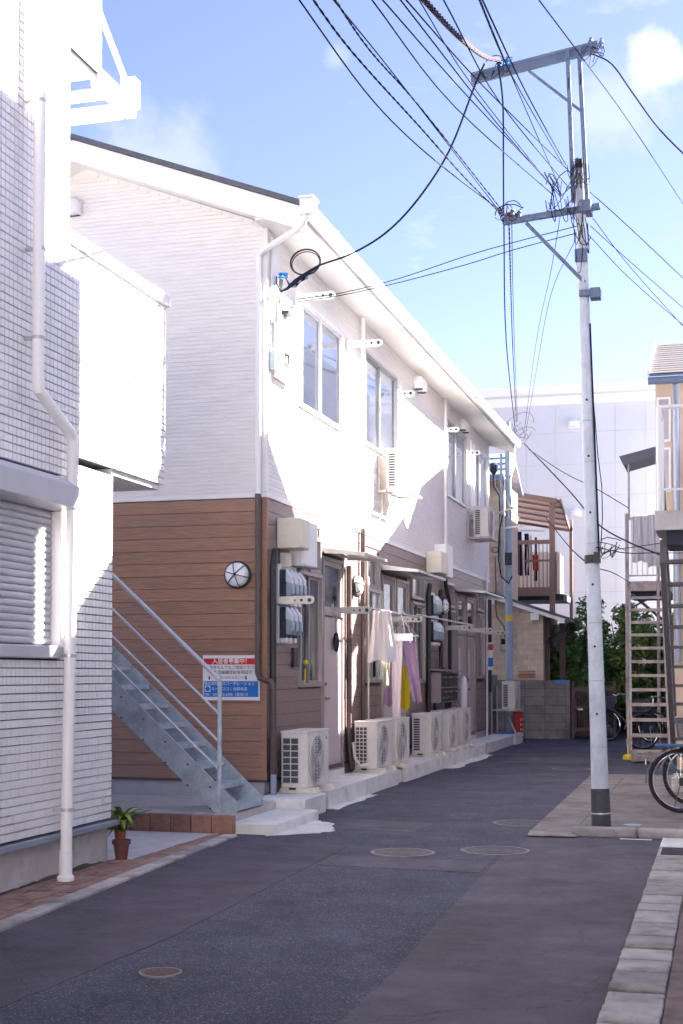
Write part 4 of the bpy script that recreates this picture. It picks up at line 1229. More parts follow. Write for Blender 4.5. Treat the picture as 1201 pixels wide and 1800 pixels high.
solo('window_plant', MB().tube([(-4.66, 15.12, 1.38), (-4.66, 15.13, 1.55)], .008, 5).lathe([(0, -.03), (.028, -.02), (.032, 0), (.02, .025), (0, .03)], (-4.655, 15.13, 1.62), 10), 'cloth_yellow', 'small yellow flower ornament at the foot of the tall lower window', 'ornament')

# letterboxes
t = root('letterboxes', (-4.6, 22.0, 1.0), 'brown steel bank of letterboxes with black dial locks below the meters', 'letterboxes')
part('housing', MB().box(-4.69, -4.44, 21.95, 23.35, 1.0, 1.50), 'aluminium', t, .004)
part('roof_sheet', MB().prism([(-4.69, 1.56), (-4.36, 1.53), (-4.36, 1.515), (-4.69, 1.54)], 'y', 21.9, 23.4), 'aluminium', t)
for r_ in range(2):
    for c_ in range(6):
        y0 = 21.97 + c_ * .23
        z0 = 1.02 + r_ * .24
        d = part('letterbox_door', MB().box(-4.44, -4.428, y0, y0 + .215, z0, z0 + .22), 'black', t, .003)
        part('dial', MB().cyl((-4.428, y0 + .11, z0 + .06), (-4.412, y0 + .11, z0 + .06), .02, n=10), 'green' if (r_, c_) in ((1, 1), (0, 0)) else 'chrome', d)
        part('slot', MB().box(-4.428, -4.423, y0 + .03, y0 + .185, z0 + .15, z0 + .17), 'silver' if c_ % 2 else 'red_print', d)
part('post', MB().box(-4.60, -4.56, 22.1, 22.14, .2, 1.0).box(-4.60, -4.56, 23.1, 23.14, .2, 1.0), 'black_pipe', t)
t = root('umbrella', (-4.5, 24.8, .7), 'pale stand-in for a long white cloth, shaped as a furled umbrella hung on the handle of a far door', 'umbrella')  # umbrella form put in place of a long white cloth
part('cover', MB().lathe([(.02, .0), (.06, .12), (.075, .55), (.05, .68), (.012, .74)], (-4.60, 24.85, .70), 10), 'lamp_glass', t)
part('handle', MB().tube([(-4.60, 24.85, .7), (-4.60, 24.85, .62), (-4.57, 24.85, .6), (-4.55, 24.85, .63)], .008, 6), 'white_plastic', t)

# ---------------------------------------------------------------- laundry
def cloth(mb, x0, x1, zt, zb, y, w0=1.0, w1=1.0, fold=.02, freq=14, n=14, m=18, skew=0, seed=0, th=.006, hem=0.02):
    """hanging cloth across the pole (in the X-Z plane), with folds in Y; solid"""
    rnd_ = random.Random(seed)
    ph = rnd_.uniform(0, 6)
    f = lambda u, v: y + fold * (0.3 + v) * math.sin(freq * u + ph + v * 1.5) + fold * .5 * math.sin(freq * 2.3 * u - v * 3 + ph)
    for side in (0, 1):
        vs = []
        for j in range(m + 1):
            v = j / m
            w = w0 + (w1 - w0) * v
            cx = (x0 + x1) / 2 + skew * v
            hw = (x1 - x0) / 2 * w
            for i in range(n + 1):
                u = i / n
                zz = zt + (zb - zt) * v - (hem * math.sin(u * 9 + ph) * v if True else 0)
                vs.append((cx - hw + 2 * hw * u, f(u, v) + (th if side else 0), zz))
        fs = [(j * (n + 1) + i, j * (n + 1) + i + 1, (j + 1) * (n + 1) + i + 1, (j + 1) * (n + 1) + i) for j in range(m) for i in range(n)]
        if side: fs = [q[::-1] for q in fs]
        mb.add(vs, fs, True)
    return mb
PX = -4.24
sh_ = MB(); cloth(sh_, PX - .18, PX + .12, 2.31, 1.64, 17.25, .75, 1.3, .025, 12, seed=3)
solo('shirt', sh_, 'cloth_white', 'white pinkish shirt hanging in the sun on the near part of the laundry pole', 'shirt')
cl = MB(); cloth(cl, PX - .06, PX + .07, 1.70, 1.32, 17.32, 1.0, .5, .02, 9, seed=5)
solo('towel', cl, 'cloth_cream', 'small cream cloth showing below the white shirt', 'towel')
hg = root('clip_hanger', (PX, 18.3, 2.1), 'white plastic clip hanger hooked over the laundry pole', 'hanger')
fr_ = MB()
for (a, b) in (((-.16, -.19), (.16, -.19)), ((.16, -.19), (.16, .19)), ((.16, .19), (-.16, .19)), ((-.16, .19), (-.16, -.19)), ((-.16, 0), (.16, 0)), ((0, -.19), (0, .19)), ((-.08, -.19), (-.08, .19)), ((.08, -.19), (.08, .19))):
    fr_.tube([(PX + .03 + a[0], 18.3 + a[1], 2.00), (PX + .03 + b[0], 18.3 + b[1], 2.00)], .009, 5)
part('frame', fr_, 'white_plastic', hg)
part('frame_band', MB().box(PX - .13, PX + .19, 18.10, 18.112, 1.93, 2.03), 'white_plastic', hg)
part('hook', MB().tube([(PX + .03, 18.3, 2.0), (PX + .02, 18.3, 2.16), (PX, 18.3, 2.24), (PX - .025, 18.3, 2.32), (PX + .01, 18.3, 2.345), (PX + .03, 18.3, 2.31)], .007, 6), 'white_plastic', hg)
for k in range(4):
    part('hanger_string', MB().tube([(PX + .03, 18.3, 2.2), (PX + .03 + (.15 if k % 2 else -.15), 18.3 + (.18 if k > 1 else -.18), 2.0)], .0025, 4), 'white_plastic', hg)
for k in range(8):
    xx, yy = PX - .10 + (k % 4) * .085, 18.12 + (.32 if k > 3 else 0)
    part('clip', MB().box(xx - .006, xx + .006, yy - .006, yy + .006, 1.90, 1.99), 'blue_print' if k in (2, 5) else 'white_plastic', hg)
c1 = MB(); cloth(c1, PX - .13, PX + .04, 1.94, .88, 18.15, .95, .65, .02, 8, skew=.0, seed=8)
solo('stocking', c1, 'cloth_pink', 'long pale pink cloth hanging lowest from the clip hanger', 'clothing')
c1 = MB(); cloth(c1, PX - .05, PX + .11, 1.60, .99, 18.42, .9, 1.1, .03, 7, skew=-.03, seed=9)
solo('yellow_garment', c1, 'cloth_yellow', 'bright yellow garment hanging behind the long pink cloth', 'clothing')
c1 = MB()
cloth(c1, PX - .02, PX + .20, 1.92, 1.08, 18.30, 1.0, .55, .025, 7, skew=.13, seed=10)
cloth(c1, PX - .22, PX - .01, 1.90, 1.04, 18.34, .8, .7, .025, 7, skew=-.09, seed=11)
solo('trousers', c1, 'cloth_purple', 'mauve trousers hanging with spread legs from the clip hanger', 'trousers')

# ================================================================ steel stair
st = root('steel_stair', (-4.5, 12.6, 0), 'straight galvanised steel outdoor stair rising in front of the brown gable', 'stair')
k_ = 0.925
for yy in (12.20, 12.95):
    x1, xt = -4.43, -9.2
    zt = lambda x: 0.26 + k_ * (x1 - x)
    pr = [(x1, 0.105 if yy < 12.9 else .17), (x1, zt(x1)), (xt, zt(xt)), (xt, zt(xt) - .37), (-4.66, .17)]
    part('stringer', MB().prism(pr, 'y', yy - .005, yy + .005), 'galv', st, 0.002)
for k in range(24):
    x = -4.52 - .205 * k
    z = .235 + .19 * k
    tr = MB().box(x - .12, x + .10, 12.21, 12.94, z - .012, z)
    tr.box(x + .085, x + .10, 12.21, 12.94, z - .045, z - .012)
    tr.box(x - .12, x - .105, 12.21, 12.94, z - .045, z - .012)
    td = part('tread', tr, 'galv', st)
    bl = MB()
    for q in (-.08, .07):
        bl.cyl((x + q, 12.185, z - .04), (x + q, 12.197, z - .04), .010, n=6)
    part('bolt', bl, 'galv', td)
bo = MB()
for k in range(18):
    x = -4.70 - .23 * k
    for dz in (.10, .30):
        bo.cyl((x, 12.196, 0.26 + k_ * (-4.43 - x) - dz), (x, 12.186, 0.26 + k_ * (-4.43 - x) - dz), .010, n=6)
part('stringer_bolts', bo, 'ac_dark', st, kind='stuff')
part('handrail_post', MB().tube([(-4.60, 12.18, .24), (-4.60, 12.18, 1.43)], .0215, 12).box(-4.63, -4.57, 12.172, 12.194, .14, .28), 'galv', st)
for i, (z0, r_) in enumerate(((1.43, .0215), (1.10, .013), (.835, .013), (.57, .013))):
    part('handrail', MB().tube([(-4.60, 12.18, z0), (-5.68, 12.18, z0 + .985), (-9.0, 12.18, z0 + .985 + 3.32 * .915)], r_, 10), 'galv_light', st)
for k in range(1, 4):
    x = -4.60 - 1.3 * k
    part('handrail_post', MB().tube([(x, 12.18, .24 + 1.3 * k * k_), (x, 12.18, 1.43 + 1.3 * k * .913)], .017, 10), 'galv', st)

# ================================================================ pot plant at the tiled house corner
pp = root('pot_plant', (-4.62, 9.97, .012), 'leafy green plant in a terracotta pot at the corner of the tiled house', 'plant')
part('pot', MB().lathe([(.045, 0), (.062, .13), (.075, .13), (.075, .165), (.06, .165), (.055, .14)], (-4.60, 9.99, .012), 18), 'pot_dark', pp)
part('pot', MB().lathe([(.04, 0), (.055, .12), (.065, .12), (.065, .145), (.05, .145)], (-4.66, 10.1, .16), 18), 'terracotta', pp)
def blade(mb, base, dirv, L_, w_, droop):
    d = Vector((dirv[0], dirv[1], 0)).normalized()
    sd = Vector((-d.y, d.x, 0))
    vs = []
    for j in range(6):
        t_ = j / 5
        p = Vector(base) + d * (L_ * t_ * .75) + Vector((0, 0, 1)) * (L_ * (dirv[2] * t_ - droop * t_ * t_))
        w = w_ * math.sin(math.pi * min(1, .15 + t_ * .85)) + .002
        vs += [p - sd * w + Vector((0, 0, w * .4)), p, p + sd * w + Vector((0, 0, w * .4))]
    fs = []
    for j in range(5):
        a = j * 3
        fs += [(a, a + 1, a + 4, a + 3), (a + 1, a + 2, a + 5, a + 4)]
    mb.add(vs, fs, True)
rnd = random.Random(12)
for k in range(34):
    a = rnd.uniform(0, 2 * math.pi)
    b = MB()
    blade(b, (-4.62 + rnd.uniform(-.03, .03), 10.05 + rnd.uniform(-.03, .03), .22 + rnd.uniform(0, .12)), (math.cos(a), math.sin(a), rnd.uniform(.5, 1.2)), rnd.uniform(.16, .30), rnd.uniform(.020, .034), rnd.uniform(.4, .9))
    part('leaf', b, 'leaf' if k % 3 == 0 else 'leaf_light', pp)

# ================================================================ street houses across the road (they shade the road)
def street_house(name, pts, x0, x1, label, roofpts=None):
    y0 = min(p[0] for p in pts); y1 = max(p[0] for p in pts)
    t = root(name, (x0 + 2, (y0 + y1) / 2, 0), label, 'house')
    part('wall', MB().prism(pts, 'x', x0, x1), 'house_wall', t)
    if roofpts:
        part('roof', MB().prism(roofpts, 'x', x0 + .001, x1 + .1), 'roof_dark', t)
    return t
street_house('street_house', [(-3, -.02), (12.40, -.02), (12.40, 6.7), (12.6, 7.0), (12.98, 7.3), (12.98, 8.65), (12.35, 8.65), (12.35, 9.6), (-3, 9.6)], .30, 6,
             'tall pale house beside the camera whose stepped upper floor shades the tiled wall')
street_house('street_house', [(12.45, -.02), (20.84, -.02), (20.84, 4.95), (20.50, 4.98), (20.45, 6.62), (19.1, 7.18), (17.6, 8.35), (16.5, 8.75), (12.45, 5.82)], .31, 5,
             'pale gabled house opposite the steel stair, between two taller houses')
street_house('street_house', [(20.86, -.02), (38, -.02), (38, 9.5), (27.3, 9.4), (25.4, 8.8), (23.4, 7.2), (22.2, 6.35), (21.3, 5.55), (20.86, 4.96)], .31, 5,
             'long pale house opposite the far end of the apartments')

structure('bounce_forecourt', MB().box(-12, 8, -14.5, -8.1, -.029, .004), 'concrete_light')  # unseen pale paving added behind the camera to throw sunlight back
lh = root('bounce_house', (-4, -17, 0), 'unseen white house added behind the camera to bounce sunlight into the lane', 'house')  # out of view; added as a sunlit reflector for the shaded walls
part('wall', MB().box(-12, 8, -20, -15, -.02, 9), 'white_siding', lh)
for k in range(4):
    part('window', MB().box(-10.5 + k * 4.2, -8.9 + k * 4.2, -15.0, -14.96, 4.6, 5.9), 'frost', lh)
part('roof', MB().box(-12.3, 8.3, -20.3, -14.6, 9.0, 9.2), 'roof_dark', lh)

# ================================================================ main utility pole
up = root('utility_pole', (-1.14, 13.42, 0), 'tall leaning pale concrete pole with black-wrapped foot and two cross arms', 'utility pole')
def pole_at(z): return Vector((-1.14 - .180 * z / 6.5, 13.42, z))
part('shaft', MB().tube([pole_at(z) for z in (0, .35, 1, 2, 3, 4, 5, 6, 6.45)], [.088, .084, .078, .070, .064, .058, .053, .048, .046], 24), 'pole', up)
part('foot_wrap', MB().tube([pole_at(.012), pole_at(.38)], [.0935, .089], 24), 'ac_dark', up)
part('wrap_band', MB().tube([pole_at(.135), pole_at(.150)], [.0955, .095], 24), 'silver', up)
part('pole_cap', MB().tube([pole_at(6.44), pole_at(6.53)], [.05, .045], 16), 'black_pipe', up)
def rad(z): return .088 - .042 * min(1, z / 6.45) - (.006 if z > .5 else 0)
for z in (.78, 1.42, 1.98, 2.75, 3.55, 3.95, 5.3, 5.62, 6.2):
    part('pole_band', MB().tube([pole_at(z - .006), pole_at(z + .006)], rad(z) + .005, 20), 'galv', up)
for z, s_ in ((1.1, 1), (1.75, -1), (2.35, 1), (3.05, -1), (3.6, 1), (4.15, -1)):
    part('climbing_socket', MB().cyl(pole_at(z) + Vector((0, -rad(z) + .004, 0)), pole_at(z) + Vector((0.0, -rad(z) - .012, 0)), .012, n=10), 'black', up)
part('cable_clamp', MB().tube([pole_at(2.56), pole_at(2.64)], rad(2.6) + .014, 20).box(-1.19, -1.13, 13.29, 13.35, 2.56, 2.66), 'black', up)
# top extension channels
for i, (xa, za, xb, zb) in enumerate(((-1.425, 7.60, -1.375, 6.10), (-1.315, 7.63, -1.245, 6.10))):
    m = MB()
    for (q0, q1) in ((za, za - .06), (za - .06, (za + zb) / 2), ((za + zb) / 2, zb)):
        pass
    A_, B_ = Vector((xa, 13.36, za)), Vector((xb, 13.36, zb))
    w = .020
    vs = [A_ + Vector((-w, -.02, 0)), A_ + Vector((w, -.02, 0)), A_ + Vector((w, .02, 0)), A_ + Vector((-w, .02, 0)),
          B_ + Vector((-w, -.02, 0)), B_ + Vector((w, -.02, 0)), B_ + Vector((w, .02, 0)), B_ + Vector((-w, .02, 0))]
    m.add(vs, [(0, 1, 2, 3), (7, 6, 5, 4), (0, 4, 5, 1), (1, 5, 6, 2), (2, 6, 7, 3), (3, 7, 4, 0)])
    ch = part('steel_channel', m, 'pole_steel', up)
    hm = MB()
    for q in (.06, .10, .15, .22, .42, .52, .66, .8, .88, .96):
        p = A_.lerp(B_, q)
        if q == .22 or q == .8:
            hm.box(p.x - .006, p.x + .006, p.y - .0215, p.y - .0195, p.z - .055, p.z + .055)
        else:
            hm.cyl((p.x, p.y - .0195, p.z), (p.x, p.y - .0215, p.z), .006, n=8)
    part('bolt_holes', hm, 'white_print' if False else 'black', ch)
def beam(name, a, b, w, h, mat='pole_steel', parent=None):
    a, b = Vector(a), Vector(b)
    d = (b - a).normalized()
    s_ = Vector((0, 1, 0)) if abs(d.y) < .7 else Vector((1, 0, 0))
    u = d.cross(s_).normalized()
    s_ = u.cross(d).normalized()
    vs = [p + s_ * sx * w / 2 + u * sz * h / 2 for p in (a, b) for sx, sz in ((-1, -1), (1, -1), (1, 1), (-1, 1))]
    return part(name, MB().add(vs, [(0, 1, 2, 3), (7, 6, 5, 4), (0, 4, 5, 1), (1, 5, 6, 2), (2, 6, 7, 3), (3, 7, 4, 0)]), mat, parent or up)
ca = beam('cross_arm', (-2.39, 13.42, 7.45), (-1.15, 13.42, 7.62), .07, .075)
beam('arm_plate', (-2.39, 13.38, 7.49), (-1.15, 13.38, 7.66), .012, .03, parent=ca)
beam('arm_plate', (-2.39, 13.38, 7.415), (-1.15, 13.38, 7.585), .012, .012, parent=ca)
beam('arm_brace', (-1.85, 13.40, 7.50), (-1.28, 13.38, 6.98), .018, .025)
cb = beam('cross_arm', (-2.07, 13.36, 5.96), (-1.12, 13.36, 6.035), .055, .055)
beam('arm_brace', (-1.84, 13.38, 5.94), (-1.27, 13.38, 5.30), .02, .035)
def bit(x0, x1, y0, y1, z0, z1, nm='bracket_box', mat='pole_steel'): return part(nm, MB().box(x0, x1, y0, y1, z0, z1), mat, up, .004)
bit(-1.30, -1.20, 13.28, 13.50, 5.98, 6.09)
bit(-1.36, -1.24, 13.30, 13.36, 5.50, 5.62)
bit(-1.22, -1.12, 13.34, 13.48, 5.14, 5.24)
bit(-1.32, -1.22, 13.32, 13.37, 5.16, 5.22)
for x, z in ((-1.20, 7.66), (-1.15, 7.62), (-1.10, 7.64), (-2.02, 7.57), (-2.10, 7.56)):
    part('insulator', MB().lathe([(.012, -.05), (.03, -.035), (.016, -.01), (.03, .01), (.014, .035), (.02, .05)], (x, 13.38, z), 12), 'blue_print' if x < -1.9 else 'pole_steel', up)
for k in range(5):
    part('insulator', MB().lathe([(.01, -.04), (.026, -.03), (.014, 0), (.026, .02), (.01, .04)], (-2.04 + .035 * k, 13.34 + .02 * (k % 2), 6.0 + .02 * (k % 3)), 10), 'terracotta' if k % 2 else 'pole_steel', up)
# tangles of jumper wire
def tangle(c, rx, rz_, n, seed, label, mats=('cable', 'wire_grey', 'cable_worn')):
    t = root('jumper_wires', c, label, 'cable tangle')
    rn = random.Random(seed)
    for k in range(n):
        # a loop of slack cable drooping (or arching) between two fixings
        p0 = Vector((rn.uniform(-rx, rx), rn.uniform(-.05, .05), rn.uniform(-rz_ * .3, rz_)))
        p1 = Vector((rn.uniform(-rx, rx), rn.uniform(-.05, .05), rn.uniform(-rz_ * .3, rz_)))
        sag = rn.choice((1, 1, 1, -.6)) * rn.uniform(.5, 1.3) * rz_
        off = Vector((rn.uniform(-.5, .5) * rx, rn.uniform(-.04, .04), 0))
        pts = []
        for j in range(13):
            u = j / 12
            pts.append(p0.lerp(p1, u) + (Vector((0, 0, -sag)) + off) * (4 * u * (1 - u)) ** .8 + Vector((rn.uniform(-.004, .004), 0, rn.uniform(-.004, .004))))
        part('jumper_wire', MB().tube(pts, rn.uniform(.003, .0055), 5), mats[k % 3], t, local=True)
    return t
tangle((-1.47, 13.30, 6.13), .17, .22, 16, 1, 'dense tangle of dark jumper wires beside the pole above the lower cross arm')
tangle((-1.33, 13.30, 6.35), .12, .16, 10, 2, 'reddish grey tangle of wires around the pole head', ('wire_grey', 'cable_worn', 'cable_worn'))
tangle((-1.30, 13.28, 5.75), .10, .30, 8, 3, 'loose wires running down the pole below the lower cross arm')
tangle((-2.0, 13.32, 6.02), .15, .10, 9, 4, 'wire ends wound round the tip of the lower cross arm')
tangle((-1.20, 13.30, 7.52), .14, .10, 6, 5, 'short wire loops at the inner end of the top cross arm')
tangle((-2.15, 13.34, 7.50), .16, .10, 7, 6, 'bound cable ends at the tip of the top cross arm', ('cable_worn', 'cable', 'wire_grey'))
tangle((-4.35, 29.7, 6.75), .45, .30, 12, 7, 'dark wire tangle on the head of the farther pole')
tangle((-1.03, 13.38, 2.68), .14, .09, 8, 8, 'wire ends tied to the pole at the black clamp')
solo('pole_cable', MB().tube([pole_at(z) + Vector((rad(z) + .004, -.03, 0)) for z in (4.9, 4.3, 3.7, 3.2, 2.95, 2.65)], .009, 6), 'cable', 'dark cable clipped down the side of the pole above the black clamp', 'cable')
solo('pole_cable', MB().tube([pole_at(z) + Vector((rad(z) + d_, -.05, 0)) for z, d_ in ((4.1, .01), (3.6, .03), (3.3, .055), (3.0, .05), (2.7, .02))], .005, 6), 'cable', 'thin looser cable hanging beside the pole above the black clamp', 'cable')

# ================================================================ farther pole
p2 = root('utility_pole', (-4.50, 29.8, 0), 'slim steel blue pole with a yellow band in front of the beige house', 'utility pole')
part('shaft', MB().tube([(-4.50, 29.8, -.02), (-4.505, 29.8, 3), (-4.52, 29.8, 7.0)], [.088, .078, .06], 18), 'galv_blue', p2)
part('yellow_band', MB().tube([(-4.503, 29.8, 2.62), (-4.503, 29.8, 2.74)], .084, 18), 'yellow', p2)
part('switch_box', MB().box(-4.58, -4.42, 29.68, 29.74, 3.85, 4.12), 'meter_glass', p2, .01)
part('conduit', MB().tube([(-4.66, 29.72, 6.3), (-4.66, 29.72, 5.6), (-4.63, 29.72, 5.2), (-4.66, 29.72, 4.8), (-4.65, 29.72, 3.2)], .03, 8), 'galv_blue', p2)
for z in (5.0, 4.9, 5.8, 3.3):
    part('pole_band', MB().tube([(-4.51, 29.8, z), (-4.51, 29.8, z + .03)], .085, 16), 'silver', p2)
beam('cross_arm', (-4.85, 29.7, 4.95), (-4.35, 29.7, 5.12), .03, .04, 'silver', p2)
beam('cross_arm', (-4.5, 29.7, 5.2), (-4.25, 29.7, 4.85), .03, .035, 'silver', p2)
beam('cross_arm', (-4.6, 29.7, 4.66), (-4.15, 29.7, 4.70), .03, .05, 'silver', p2)
solo('pole_cable', MB().tube([(-4.62, 29.7, 4.95), (-4.70, 29.7, 4.6), (-4.72, 29.7, 4.0), (-4.66, 29.7, 3.6), (-4.5, 29.7, 3.45), (-4.42, 29.7, 3.6)], .016, 7), 'cable', 'thick dark cable looping down the farther pole by its switch box', 'cable')
solo('weatherhead', MB().lathe([(.02, -.16), (.09, -.06), (.10, .06), (.05, .12), (0, .13)], (-4.85, 29.9, 6.02), 12).tube([(-4.85, 29.9, 5.9), (-4.84, 29.9, 5.6), (-4.72, 29.9, 5.4), (-4.70, 29.9, 4.0)], .022, 7), 'meter_glass', 'dark service head with drop conduit on the corner of the beige house', 'cable fitting')

# ================================================================ overhead cables
WIRES = [
  (0.007, 'p', [(-2.068, 6.4, 4.937), (-2.247, 8.6, 5.332), (-2.325, 10.3, 5.666), (-2.271, 11.9, 5.925), (-2.073, 13.42, 6.077)]),
  (0.01, 't', [(-2.025, 6.5, 4.98), (-2.163, 8.0, 5.306), (-2.256, 10.4, 5.778), (-2.193, 11.9, 5.918), (-2.073, 13.42, 6.042)]),
  (0.006, 'p', [(-1.929, 6.5, 4.967), (-2.228, 9.5, 5.778), (-2.101, 13.42, 6.079)]),
  (0.009, 't', [(-1.905, 6.5, 4.964), (-2.157, 8.4, 5.497), (-2.234, 10.3, 5.893), (-2.073, 13.42, 6.088)]),
  (0.006, 'p', [(-1.6, 6.0, 4.689), (-1.888, 9.9, 5.702), (-1.565, 13.42, 6.194)]),
  (0.006, 'p', [(-1.554, 6.0, 4.674), (-1.777, 10.0, 5.773), (-1.509, 13.42, 6.217)]),
  (0.006, 'p', [(-1.468, 6.0, 4.671), (-1.671, 10.4, 5.772), (-1.509, 13.42, 6.189)]),
  (0.006, 'p', [(-1.444, 6.0, 4.659), (-1.691, 10.0, 5.875), (-1.425, 13.42, 6.435)]),
  (0.005, 'p', [(-1.359, 6.0, 4.648), (-1.777, 10.0, 5.894), (-1.565, 13.42, 6.251)]),
  (0.006, 'p', [(-1.234, 6.0, 4.62), (-1.563, 10.0, 5.732), (-1.426, 13.42, 6.266)]),
  (0.006, 'p', [(-1.07, 6.0, 4.616), (-1.478, 10.0, 5.931), (-1.48, 13.42, 6.497)]),
  (0.007, 'p', [(-1.06, 6.0, 4.614), (-1.372, 10.0, 5.791), (-1.452, 13.42, 6.494)]),
  (0.005, 'p', [(-1.065, 6.0, 4.615), (-1.387, 9.0, 5.622), (-1.483, 11.5, 6.048), (-1.509, 13.42, 6.274)]),
  (0.022, 'b', [(-1.822, 8.0, 5.709), (-2.001, 10.5, 6.547), (-2.13, 12.6, 7.305), (-2.087, 13.36, 7.588)]),
  (0.014, 'd', [(-2.244, 13.34, 7.564), (-2.342, 13.34, 7.358), (-2.634, 13.5, 6.788), (-2.959, 13.5, 6.324), (-3.312, 13.6, 6.047), (-3.704, 13.7, 5.89), (-4.09, 13.85, 5.845)]),
  (0.013, 'd', [(-2.113, 13.34, 7.56), (-2.075, 13.42, 7.188), (-2.238, 14.5, 6.902), (-2.465, 16.0, 6.779), (-3.205, 21.0, 6.643), (-4.337, 29.6, 6.888)]),
  (0.012, 't', [(-2.016, 13.42, 5.952), (-2.386, 16.0, 6.093), (-3.1, 21.0, 6.459), (-4.314, 29.7, 6.98)]),
  (0.006, 'p', [(-1.988, 13.42, 5.949), (-2.365, 16.0, 6.227), (-3.073, 21.0, 6.457), (-4.289, 29.7, 6.978)]),
  (0.005, 'p', [(-1.361, 13.42, 5.753), (-2.037, 17.0, 6.198), (-2.981, 23.0, 6.711), (-4.117, 29.8, 6.8)]),
  (0.005, 'p', [(-1.51, 13.42, 5.991), (-2.036, 17.0, 6.484), (-2.999, 23.0, 7.099), (-4.154, 29.8, 6.801)]),
  (0.006, 'p', [(-1.316, 13.42, 5.884), (-2.015, 13.6, 5.824), (-2.516, 13.8, 5.792), (-3.332, 14.2, 5.731), (-4.051, 14.5, 5.712), (-4.639, 14.75, 5.752)]),
  (0.006, 'p', [(-1.317, 13.42, 5.816), (-2.015, 13.6, 5.749), (-2.516, 13.8, 5.703), (-3.332, 14.2, 5.688), (-4.051, 14.5, 5.686), (-4.626, 14.75, 5.725)]),
  (0.007, 'p', [(-1.233, 9.0, 6.103), (-1.121, 12.0, 6.856), (-0.916, 15.0, 7.448), (-0.313, 20.0, 7.895)]),
  (0.012, 'd', [(-1.209, 13.42, 7.581), (-1.029, 13.72, 7.582), (-0.866, 14.22, 7.494), (-0.615, 15.0, 7.366), (-0.254, 16.5, 7.466)]),
  (0.006, 'p', [(-1.216, 13.42, 6.201), (-0.922, 15.0, 6.307), (-0.287, 18.0, 6.394)]),
  (0.005, 'p', [(-1.195, 13.42, 5.946), (-0.924, 15.0, 5.879), (-0.292, 18.0, 5.747)]),
  (0.005, 'p', [(-1.234, 13.42, 5.781), (-0.925, 15.0, 5.754), (-0.291, 18.0, 5.806)]),
  (0.005, 'p', [(-1.217, 13.42, 5.869), (-0.924, 15.0, 5.941), (-0.29, 18.0, 6.026)]),
  (0.016, 'd', [(-4.127, 29.6, 6.48), (-2.787, 26.0, 4.949), (-2.041, 23.5, 4.036), (-1.408, 21.5, 3.525), (-0.856, 20.0, 3.184)]),
  (0.01, 'p', [(-4.028, 29.6, 6.351), (-3.004, 27.0, 5.445), (-2.168, 25.0, 4.818), (-1.485, 23.0, 4.222)]),
  (0.012, 'p', [(-3.59, 29.0, 4.783), (-2.577, 24.0, 3.706), (-1.25, 13.6, 2.548)]),
  (0.007, 'd', [(-1.171, 13.35, 2.71), (-0.934, 14.0, 2.704), (-0.701, 15.0, 2.783), (-0.284, 16.5, 2.9)]),
  (0.005, 'p', [(-1.172, 13.35, 2.583), (-1.075, 14.0, 2.73), (-0.761, 15.0, 2.87), (-0.283, 16.5, 3.08)]),
  (0.007, 'p', [(-1.153, 13.5, 2.511), (-1.198, 16.0, 2.642), (-1.591, 25.0, 3.115)]),
]

def smooth(pts, n=6):
    P_ = [Vector(p) for p in pts]
    P_ = [P_[0] * 2 - P_[1]] + P_ + [P_[-1] * 2 - P_[-2]]
    out = []
    for i in range(1, len(P_) - 2):
        a, b, c, d = P_[i - 1:i + 3]
        for k in range(n):
            t = k / n
            out.append(0.5 * ((2 * b) + (c - a) * t + (2 * a - 5 * b + 4 * c - d) * t * t + (3 * b - a - 3 * c + d) * t ** 3))
    out.append(P_[-2])
    return out
WL = {
 0: ('outermost thin wire of the bundle crossing the open sky to the lower cross arm', None),
 1: ('thickest twisted cable of the bundle running down to the lower cross arm', None),
 2: ('thin straight wire between the two twisted cables of the lower cross arm', None),
 3: ('inner twisted cable of the bundle running down to the lower cross arm', None),
 13: ('thick worn bundled cable wrapped in spiral ties, ending at the top cross arm', None),
 14: ('thick dark cable drooping from the top cross arm to the apartment gable corner', None),
 15: ('thick dark cable dropping from the top cross arm to the farther pole', None),
 16: ('twisted blue-grey cable from the lower cross arm to the farther pole', None),
 17: ('thin wire close beside the twisted cable to the farther pole', None),
 20: ('upper of the two thin wires from the pole to the apartment corner', None),
 21: ('lower of the two thin wires from the pole to the apartment corner', None),
 22: ('single cable crossing in front of the pole head without touching it', None),
 23: ('thick cable leaving the inner end of the top cross arm towards the frame edge', None),
 24: ('upper thin wire leaving the pole side above the lower cross arm', None),
 28: ('thick dark cable from the farther pole to the white-sheeted stair landing', None),
 29: ('thinner cable above the thick one from the farther pole to the stair landing', None),
 30: ('cable rising from the pole\'s black clamp towards the brown balcony', None),
 31: ('dark horizontal cable from the black clamp past the outdoor stairs', None),
 32: ('thin wire rising slightly from the black clamp past the outdoor stairs', None),
 33: ('short cable from below the black clamp to the foot of the stair landing', None),
}
